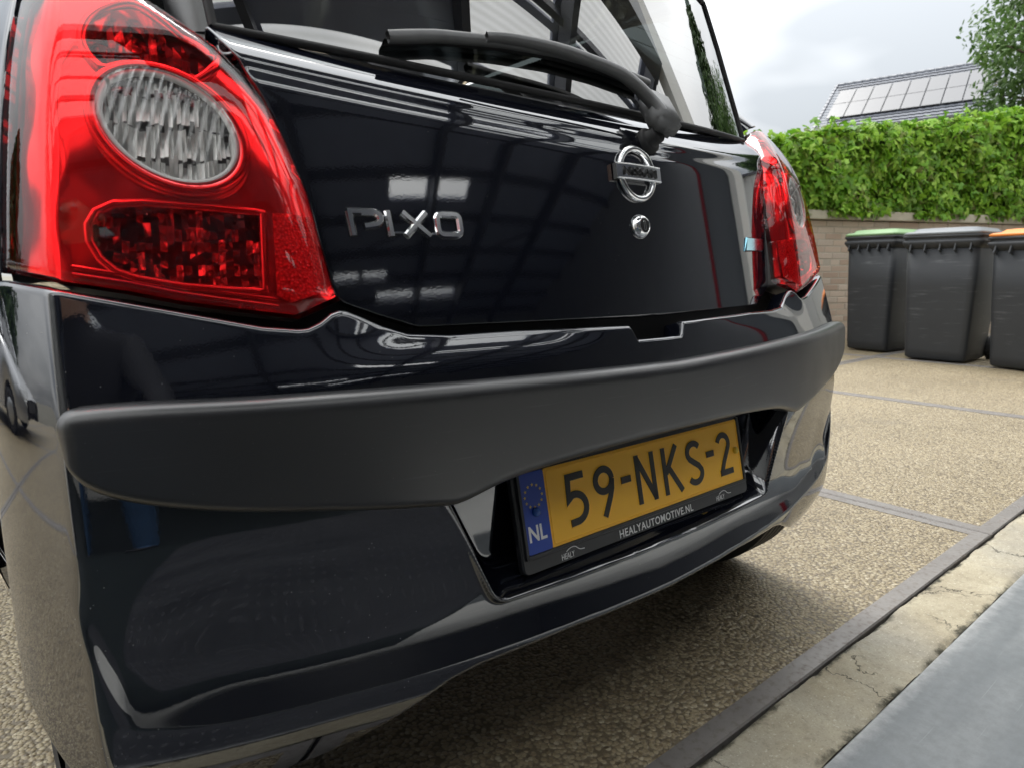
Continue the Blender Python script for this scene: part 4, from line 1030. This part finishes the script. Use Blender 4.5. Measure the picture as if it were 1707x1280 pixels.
X2, Z2 = np.meshgrid(np.linspace(WT0, WT1, 60), np.linspace(0, 1, 12), indexing='ij'); Zh = HB-.08+Z2*(htop(X2)-HB-.02)
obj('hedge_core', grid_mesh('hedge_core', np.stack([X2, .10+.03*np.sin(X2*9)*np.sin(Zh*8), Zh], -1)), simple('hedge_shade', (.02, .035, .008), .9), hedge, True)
# ------------------------------------------------------------------ wheelie bins
def rr_loop(w, d, r, z, n=6):
    return [(x, y+d/2, z) for x, y in rrect(-w/2, -d/2, w/2, d/2, r, n)]
def make_bin(front_mid, rz, k, lid, label, hgt=1.0, wk=1.0):
    t = empty('wheelie_bin', front_mid, rz, label=label, cat='bin', group='wheelie bins in front of the garden wall')
    def loft(name, secs, mat, cap=True, smooth=True):
        P = np.array(secs).transpose(1, 0, 2); me = grid_mesh(name, P, closed_u=True)
        if cap:
            bm = bmesh.new(); bm.from_mesh(me); bm.verts.ensure_lookup_table(); nu, nv = P.shape[:2]
            bm.faces.new([bm.verts[i*nv] for i in range(nu)][::-1]); bm.faces.new([bm.verts[i*nv+nv-1] for i in range(nu)])
            bmesh.ops.recalc_face_normals(bm, faces=bm.faces[:]); bm.to_mesh(me); bm.free()
        o = obj(name, me, mat, t, smooth); return o
    def sec(w, d, r, z, y=0): return [(p[0]*wk, p[1]+y, p[2]*hgt) for p in rr_loop(w, d, r, z)]
    b = loft('bin_body', [sec(.44, .50, .05, .015, .03), sec(.47, .53, .055, .03, .015), sec(.475, .54, .055, .10, .01), sec(.52, .61, .06, .60, -.02), sec(.545, .64, .06, .94, -.03)], M['bin'])
    loft('bin_rim', [sec(.545, .64, .06, .90, -.03), sec(.60, .70, .05, .945, -.06), sec(.60, .70, .05, .965, -.06), sec(.575, .675, .05, .968, -.048), sec(.575, .675, .05, .985, -.048), sec(.60, .70, .05, .988, -.06), sec(.60, .70, .05, 1.005, -.06)], M['bin'], True, False)
    for gx in np.linspace(-.22, .22, 5):
        box('rim_gusset', (gx*wk, -.042, .905*hgt), (.010, .05, .06), M['bin'], t, rot=Matrix.Rotation(RAD(-20), 4, 'X'))
    loft('bin_lid', [sec(.585, .70, .05, 1.008, -.06), sec(.59, .71, .05, 1.022, -.065), sec(.56, .67, .05, 1.034, -.045), sec(.50, .60, .07, 1.038, -.01), sec(.46, .55, .07, 1.060, .02), sec(.40, .47, .07, 1.064, .06)], lid, True, False)
    P = tube_pts([(-.24*wk, .72, 1.00*hgt), (-.24*wk, .77, .985*hgt), (.24*wk, .77, .985*hgt), (.24*wk, .72, 1.00*hgt)], .016, 10); obj('bin_handle', grid_mesh('bin_handle', P, closed_u=True), M['bin'], t, True)
    for sg in (-1, 1):
        me = grid_mesh('bin_wheel', lathe([(.02, -.03), (.085, -.03), (.1, -.02), (.1, .02), (.085, .03), (.02, .03)], 32, 'X'), closed_u=True); me.transform(Matrix.Translation((sg*.255*wk, .57, .10))); obj('bin_wheel', me, M['tyre'], t, True)
    return t
def gp(px, py):
    d = fw+(px-853.5)/1115*rt-(py-640)/1115*up; s_ = -CAM_C[2]/d[2]; return car2w((CAM_C[0]+d[0]*s_, CAM_C[1]+d[1]*s_, 0))
def bin_at(pa, pb, lid, label, hgt, wb):
    a, b = gp(*pa), gp(*pb); rz = math.atan2(b.y-a.y, b.x-a.x); dirv = (b-a).normalized(); mid = a+dirv*(wb/2)
    nrm = Vector((dirv.y, -dirv.x, 0))
    return make_bin((mid.x, mid.y, 0), rz, 0, lid, label, hgt, wb/.475)
bin_at((1406, 583), (1462, 588.5), M['lidgreen'], 'dark grey wheelie bin with pale green lid, nearest the car', 1.07, .40)
bin_at((1502, 599), (1608, 608.5), M['lidgrey'], 'scuffed dark grey wheelie bin with grey lid, middle of the row', 1.04, .475)
bin_at((1641, 613), (1707, 621), M['lidorange'], 'dark grey wheelie bin with orange lid at the end of the row', 1.005, .475)
# ------------------------------------------------------------------ house with solar roof
HR = 40.0; hz_ = wpt(1500, 200, HR); mid = wpt(1497, 198, HR); el_ = .77+.184*HR
az = math.atan2(mid.x-cw.x, mid.y-cw.y)
house = empty('house', (cw.x+HR*math.sin(az), cw.y+HR*math.cos(az), 0), -az-RAD(9), label='distant brick house with dark tiled roof full of solar panels', cat='house')
HWD = 3.95; RUN, RISE = 4.45, 3.1; sl = math.atan2(RISE, RUN); SLEN = math.hypot(RUN, RISE)
box('wall', (0, 4.4, el_/2-.1), (2*HWD-.5, 7.9, el_-.2), M['housebrick'], house)
def rp(x, t, h=0): return (x, -.35+t*math.cos(sl)-h*math.sin(sl), el_-.24+t*math.sin(sl)+h*math.cos(sl))
bm = bmesh.new(); SL2 = SLEN+.42
for t0 in np.arange(0, SL2-.01, .34):
    n_ = 48; ring = []
    for e in (0, .36):
        ring.append([bm.verts.new(rp(-HWD+2*HWD*i/n_, t0+e, .05*(1-e/.36)+.035*abs(math.sin(i*math.pi/2+.3)))) for i in range(n_+1)])
    for i in range(n_): bm.faces.new((ring[0][i], ring[0][i+1], ring[1][i+1], ring[1][i]))
me = bpy.data.meshes.new('roof'); bm.to_mesh(me); bm.free(); roof = obj('roof', me, M['tile'], house, True)
ra = rp(0, SL2); b2_ = [(-HWD, ra[1], ra[2]), (HWD, ra[1], ra[2]), (HWD, ra[1]*2+.35, el_-.24), (-HWD, ra[1]*2+.35, el_-.24)]
obj('roof_back', pydata('roof_back', b2_, [(0, 1, 2, 3)]), M['tile'], house)
obj('gable', pydata('gable', [(-HWD+.3, 0.4, el_-.3), (-HWD+.3, ra[1]*2-.4, el_-.3), (-HWD+.3, ra[1], ra[2]-.1), (HWD-.3, .4, el_-.3), (HWD-.3, ra[1]*2-.4, el_-.3), (HWD-.3, ra[1], ra[2]-.1)], [(0, 1, 2), (3, 5, 4)]), M['housebrick'], house)
for i in range(18):
    c = -HWD+.2+i*(2*HWD-.4)/17
    me = grid_mesh('ridge_tile', lathe([(.115, -.2), (.13, -.2), (.12, .2)], 12, 'X'), closed_u=True); me.transform(Matrix.Translation((c, ra[1], ra[2]))); obj('ridge_tile', me, M['tile'], roof, True)
for sx in (-1, 1):
    for i in range(14):
        t = .2+i*SL2/14; q = rp(sx*HWD, t, .06); box('verge_tile', q, (.14, .34, .12), M['tile'], roof, 0, Matrix.Rotation(sl, 4, 'X'))
box('gutter', (0, -.45, el_-.24), (2*HWD, .13, .12), M['alu'], house); box('fascia', (0, -.22, el_-.34), (2*HWD, .05, .22), M['board'], house)
PW = (2*HWD-.9)/8; PHT = 1.72
pme = None
for r_ in range(2):
    for c_ in range(8):
        o = box('solar_panel', (0, 0, 0), (PW-.05, PHT-.05, .04), M['solar'], house) if pme is None else obj('solar_panel', pme, None, house)
        pme = pme or o.data; o.location = rp(-HWD+.40+PW*(c_+.5), 1.25+PHT*(r_+.5), .14); o.rotation_euler = (sl, 0, 0)
# ------------------------------------------------------------------ trees
def crown_tree(name, base, height, trunk_h, rad, nleaf, lsize, label, mat, seed, flat=1.0, gaps=26):
    g = np.random.default_rng(seed); t = empty(name, base, 0, label=label, cat='tree')
    tr = np.array([(0, 0, 0), (.05, .03, trunk_h*.5), (-.02, .05, trunk_h), (.03, 0, height*.75)])
    ti = np.linspace(0, 1, 24); tr = np.stack([nspl(np.linspace(0, 1, 4), tr[:, k])(ti) for k in range(3)], -1)
    obj('trunk', grid_mesh('trunk', tube_pts(tr, np.interp(ti, [0, .1, 1], [.21, .16, .03]), 12), closed_u=True), M['bark'], t, True)
    cz = (trunk_h+height)/2+.1; rz = (height-trunk_h)/2+.2; pts = []; nr = []
    for k in range(gaps):
        d = unit(g.normal(size=3)); q = np.array([0, 0, cz])+d*np.array([rad, rad, rz])*g.uniform(.45, 1.0)
        a = np.array([0, 0, np.clip(q[2]-rad*.6, trunk_h*.8, height*.72)]); ss_ = np.linspace(0, 1, 10)[:, None]
        path = a+(q-a)*ss_+np.array([0, 0, .25])*np.sin(ss_*math.pi)
        obj('limb', grid_mesh('limb', tube_pts(path, np.linspace(.05, .008, 10), 6), closed_u=True), M['bark'], t, True)
        m = nleaf//gaps; cr = g.uniform(.28, .55)*rad
        off = g.normal(size=(m, 3)); off = unit(off)*cr*(g.uniform(0, 1, (m, 1))**.45)*np.array([1, 1, .75])*flat
        pts.append(q+off); nr.append(unit(off+np.array([0, 0, .6])))
    obj('crown', leaf_mesh('crown', np.concatenate(pts), np.concatenate(nr), lsize, 'leaf', .3, seed), mat, t, False, kind='stuff')
    return t
tb = wpt(1790, 100, 13.5)
crown_tree('broadleaf_tree', (tb.x, tb.y, 0), 6.4, 2.4, 1.55, 16000, .10, 'leafy green tree rising at the right edge above the hedge', M['leaf'], 21, 1.0, 60)
def column_tree(base, h, rad, label, seed):
    g = np.random.default_rng(seed); t = empty('columnar_conifer', base, 0, label=label, cat='tree', group='columnar conifers beside the yard')
    obj('trunk', grid_mesh('trunk', tube_pts(np.array([(0, 0, 0), (0, 0, h*.45), (0, 0, h*.9)]), [.14, .09, .02], 8), closed_u=True), M['bark'], t, True)
    n = 7000; zz_ = g.uniform(.03, 1, n)**1.15; prof = rad*np.minimum(1, 1.35*(1-zz_)**.75)*np.clip(.5+zz_*4, 0, 1)
    a = g.uniform(0, 2*math.pi, n); k = 1+.22*np.sin(a*3+zz_*17)+.15*np.sin(a*5-zz_*31); r = prof*k*g.uniform(.55, 1, n)
    p = np.stack([r*np.cos(a), r*np.sin(a), zz_*h], -1)
    obj('crown', leaf_mesh('crown', p, np.stack([np.cos(a), np.sin(a), .5+0*a], -1), .24, 'leaf', .2, seed), M['conifer'], t, False, kind='stuff'); return t
column_tree((13.2, 1.6, 0), 9.0, 1.35, 'tall dark columnar conifer behind the white building, mirrored in the rear window', 31)
column_tree((-8.5, 7.5, 0), 5.0, 1.2, 'columnar conifer left of the yard, behind the silver car', 33)
# white building right of the yard
wb = empty('white_building', (9.6, -2.2, 0), 0, label='white panelled building beyond the end of the garden wall', cat='building')
for k in range(7): box('wall_panel', (1.4, -3.4+k*1.06, 1.55), (2.8, 1.045, 3.1), M['whitepanel'], wb)
box('flat_roof', (1.4, -.22, 3.16), (3.0, 7.6, .14), M['alu'], wb)

# ------------------------------------------------------------------ silver car parked left of the yard (seen only as a reflection)
M['silver'] = simple('silver_paint', (.52, .53, .55), .25, .7, var=.03, **{'Coat Weight': 1.0, 'Coat Roughness': .03})
M['carglass'] = simple('dark_car_glass', (.012, .015, .016), .04, 0, var=0)
def parked_car(loc, rz, label):
    t = empty('parked_car', loc, rz, label=label, cat='car')
    Lc = 3.95; ys = np.linspace(0, Lc, 46); q = 2*ys/Lc-1
    Wd = .85*(1-.20*np.abs(q)**5); top = np.interp(ys, [0, .12, .35, .95, 1.15, 3.5, 3.8, Lc], [.60, .70, .80, .95, .96, .97, .92, .62])
    arch = np.full_like(ys, .24)
    for c in (.78, 3.25):
        d = ys-c; arch = np.maximum(arch, np.where(np.abs(d) < .34, .29+np.sqrt(np.clip(.34**2-d*d, 0, 1)), 0))
    sec = []
    for i in range(len(ys)):
        w, tz, a = Wd[i], top[i], arch[i]; m_ = max(a+.02, .55)
        h = [(w*.97, a), (w, min(m_, tz-.1)), (w*.985, tz-.09), (w*.94, tz-.03), (w*.84, tz), (w*.45, tz+.02), (0, tz+.028)]
        sec.append([(x, ys[i], z) for x, z in h]+[(-x, ys[i], z) for x, z in h[-2::-1]])
    obj('body', grid_mesh('body', np.array(sec), flip=False), M['silver'], t, True)
    yg = np.linspace(.95, 3.72, 30); rf = np.interp(yg, [.95, 1.75, 2.3, 3.2, 3.72], [.95, 1.40, 1.47, 1.42, .98]); gsec = []; rsec = []
    for y, r in zip(yg, rf):
        b = .95; k = np.clip((r-b)/.5, 0, 1)
        h = [(.76, b-.02), (.76-.16*k, b+(r-b)*.85), (.52, r-.01), (0, r+.02)]; gsec.append([(x, y, z) for x, z in h]+[(-x, y, z) for x, z in h[-2::-1]])
        if 1.7 < y < 3.25: rsec.append([(.615, y, r-.045), (.54, y, r+.004), (.3, y, r+.026), (0, y, r+.032), (-.3, y, r+.026), (-.54, y, r+.004), (-.615, y, r-.045)])
    obj('glasshouse', grid_mesh('glasshouse', np.array(gsec)), M['carglass'], t, True); obj('roof', grid_mesh('roof', np.array(rsec)), M['silver'], t, True)
    for sg in (-1, 1):
        for pts in ([(.77, .97, .94), (.62, 1.72, 1.385)], [(.77, 2.35, .94), (.61, 2.38, 1.44)], [(.75, 3.68, .95), (.61, 3.2, 1.40)]):
            p = np.array([(sg*a, b, c) for a, b, c in pts]); p = p[0]+(p[1]-p[0])*np.linspace(0, 1, 6)[:, None]
            obj('pillar', grid_mesh('pillar', tube_pts(p, .032, 8), closed_u=True), M['silver'], t, True)
        for yw in (.78, 3.25):
            wh = empty('wheel', (sg*.74, yw, .29)); wh.parent = t
            obj('tyre', grid_mesh('tyre', lathe([(.19, -.09), (.25, -.095), (.285, -.075), (.29, 0), (.285, .075), (.25, .095), (.19, .09)], 40, 'X'), closed_u=True), M['tyre'], wh, True)
            obj('rim', grid_mesh('rim', lathe([(.20, sg*.05), (.17, sg*.085), (.06, sg*.07), (.0001, sg*.08)], 32, 'X'), closed_u=True), M['rim'], wh, True)
        box('headlamp', (sg*.62, .10, .66), (.30, .22, .14), M['clearlens'], t, .03); box('mirror', (sg*.92, 1.25, 1.0), (.20, .12, .14), M['silver'], t, .03)
    box('grille', (0, .04, .50), (.9, .06, .22), M['dull'], t, .02); box('floor_pan', (0, 2.0, .30), (1.4, 3.6, .1), M['underbody'], t)
    return t
parked_car((-5.0, 2.7, 0), RAD(-14), 'silver hatchback parked nose-in at the left of the yard, mirrored in the bumper corner')

# ------------------------------------------------------------------ the photographer (only mirrored in the bumper)
M['jeans'] = simple('blue_jeans', (.045, .10, .20), .9, 0, var=.35, scale=14, bump=.4, bscale=25, bdist=.01)
M['jacket'] = simple('dark_jacket', (.018, .019, .024), .85, 0, var=.2)
M['skin'] = simple('skin', (.50, .30, .22), .5, 0, var=.08); M['hair'] = simple('brown_hair', (.035, .022, .014), .7, 0, var=.3, scale=60); M['shoe'] = simple('dark_shoe', (.03, .03, .035), .6, 0)
def build_person(loc):
    t = empty('person', loc, 0, label='person in blue jeans and dark jacket taking the picture, mirrored in the bumper', cat='person')
    J = []; E_ = []
    def j(p, r, parent=None, r2=None):
        J.append((p, r, r2 or r)); k = len(J)-1
        if parent is not None: E_.append((parent, k))
        return k
    pel = j((0, 0, .96), .155, None, .12); sp = j((0, .05, 1.13), .145, pel, .115); ch = j((0, .15, 1.31), .165, sp, .125); nk = j((0, .235, 1.455), .058, ch)
    hb = j((0, .275, 1.53), .074, nk, .085); ht = j((0, .30, 1.63), .080, hb, .098); hc = j((0, .305, 1.69), .055, ht, .07); j((0, .395, 1.575), .014, ht)
    hands = []
    for sg in (-1, 1):
        hp = j((sg*.095, 0, .88), .105, pel); kn = j((sg*.115, .045, .50), .066, hp); j((sg*.12, .0, .33), .060, kn); an = j((sg*.125, -.03, .09), .042, len(J)-1); j((sg*.135, .06, .045), .042, an, .05); j((sg*.14, .16, .035), .036, len(J)-1, .048)
        sh = j((sg*.185, .175, 1.375), .072, ch)
        if sg < 0: el = j((-.27, .20, 1.11), .050, sh); wr = j((-.13, .40, .97), .033, el); pa = j((-.09, .46, .94), .030, wr, .040); d = np.array((.35, .85, -.25))
        else: el = j((.30, .30, 1.12), .050, sh); wr = j((.375, .50, .85), .033, el); pa = j((.395, .545, .795), .030, wr, .040); d = np.array((.25, .55, -.6))
        d = unit(d); side = unit(np.cross(d, (0, 0, 1))); p0 = np.array(J[pa][0]); hands.append((np.array(J[wr][0]), p0))
        for q, ln in ((-.030, .060), (-.010, .072), (.010, .070), (.030, .056)):
            a = p0+d*.045+side*q; b = a+d*ln*.5; c = b+d*ln*.35+np.array((0, 0, -.02)); k1 = j(tuple(a), .0095, pa); k2 = j(tuple(b), .0085, k1); j(tuple(c), .0075, k2)
        a = p0+side*(-sg*.040)+d*.012; k1 = j(tuple(a), .012, pa); j(tuple(a+d*.035+side*(-sg*.018)), .010, k1)
    me = bpy.data.meshes.new('body'); me.from_pydata([x[0] for x in J], E_, []); o = bpy.data.objects.new('body', me); COL.objects.link(o)
    o.modifiers.new('skin', 'SKIN'); o.modifiers.new('sub', 'SUBSURF').levels = 2; o.modifiers['sub'].render_levels = 2
    for k, (p, r, r2) in enumerate(J): me.skin_vertices[0].data[k].radius = (r, r2)
    me.skin_vertices[0].data[0].use_root = True
    dg = bpy.context.evaluated_depsgraph_get(); dg.update(); m2 = bpy.data.meshes.new_from_object(o.evaluated_get(dg), depsgraph=dg); bpy.data.objects.remove(o)
    m2.materials.clear()
    for k in ('jacket', 'jeans', 'skin', 'hair', 'shoe'): m2.materials.append(M[k])
    for f in m2.polygons:
        c = np.array(f.center); i = 0
        if c[2] < .93 and abs(c[0]) < .24 and c[1] < .3: i = 1
        if c[2] < .085: i = 4
        if c[2] > 1.47: i = 3 if (c[2] > 1.635 or c[1] < .255) else 2
        for w_, p0 in hands:
            if np.linalg.norm(c-p0) < .16 and (c-w_)@(p0-w_) > -.0004: i = 2
        f.material_index = i; f.use_smooth = True
    m2.name = 'body'; obj('body', m2, None, t)
    for sg in (-1, 1):
        me = grid_mesh('eye', lathe([(.0001, -.011), (.008, -.008), (.011, 0), (.008, .008), (.0001, .011)], 12), closed_u=True); me.transform(Matrix.Translation((sg*.032, .385, 1.605))); obj('eye', me, M['white'], t, True)
        me = grid_mesh('ear', lathe([(.0001, -.010), (.016, -.008), (.026, 0), (.016, .008), (.0001, .010)], 14, 'X'), closed_u=True); me.transform(Matrix.Translation((sg*.084, .285, 1.59))); obj('ear', me, M['skin'], t, True)
    return t
build_person((-1.30, -1.36, .004))
bm = bmesh.new(); box_bm(bm, (0, 0, 0), (.160, .075, .009)); bmesh.ops.bevel(bm, geom=bm.edges[:], offset=.003, segments=2, affect='EDGES')
me = bpy.data.meshes.new('phone'); bm.to_mesh(me); bm.free(); ph = obj('phone', me, M['dull'], None, False, label='black phone held out towards the car by the photographer', cat='phone')
ph.matrix_world = cam.matrix_world @ Matrix.Translation((0, 0, .045))
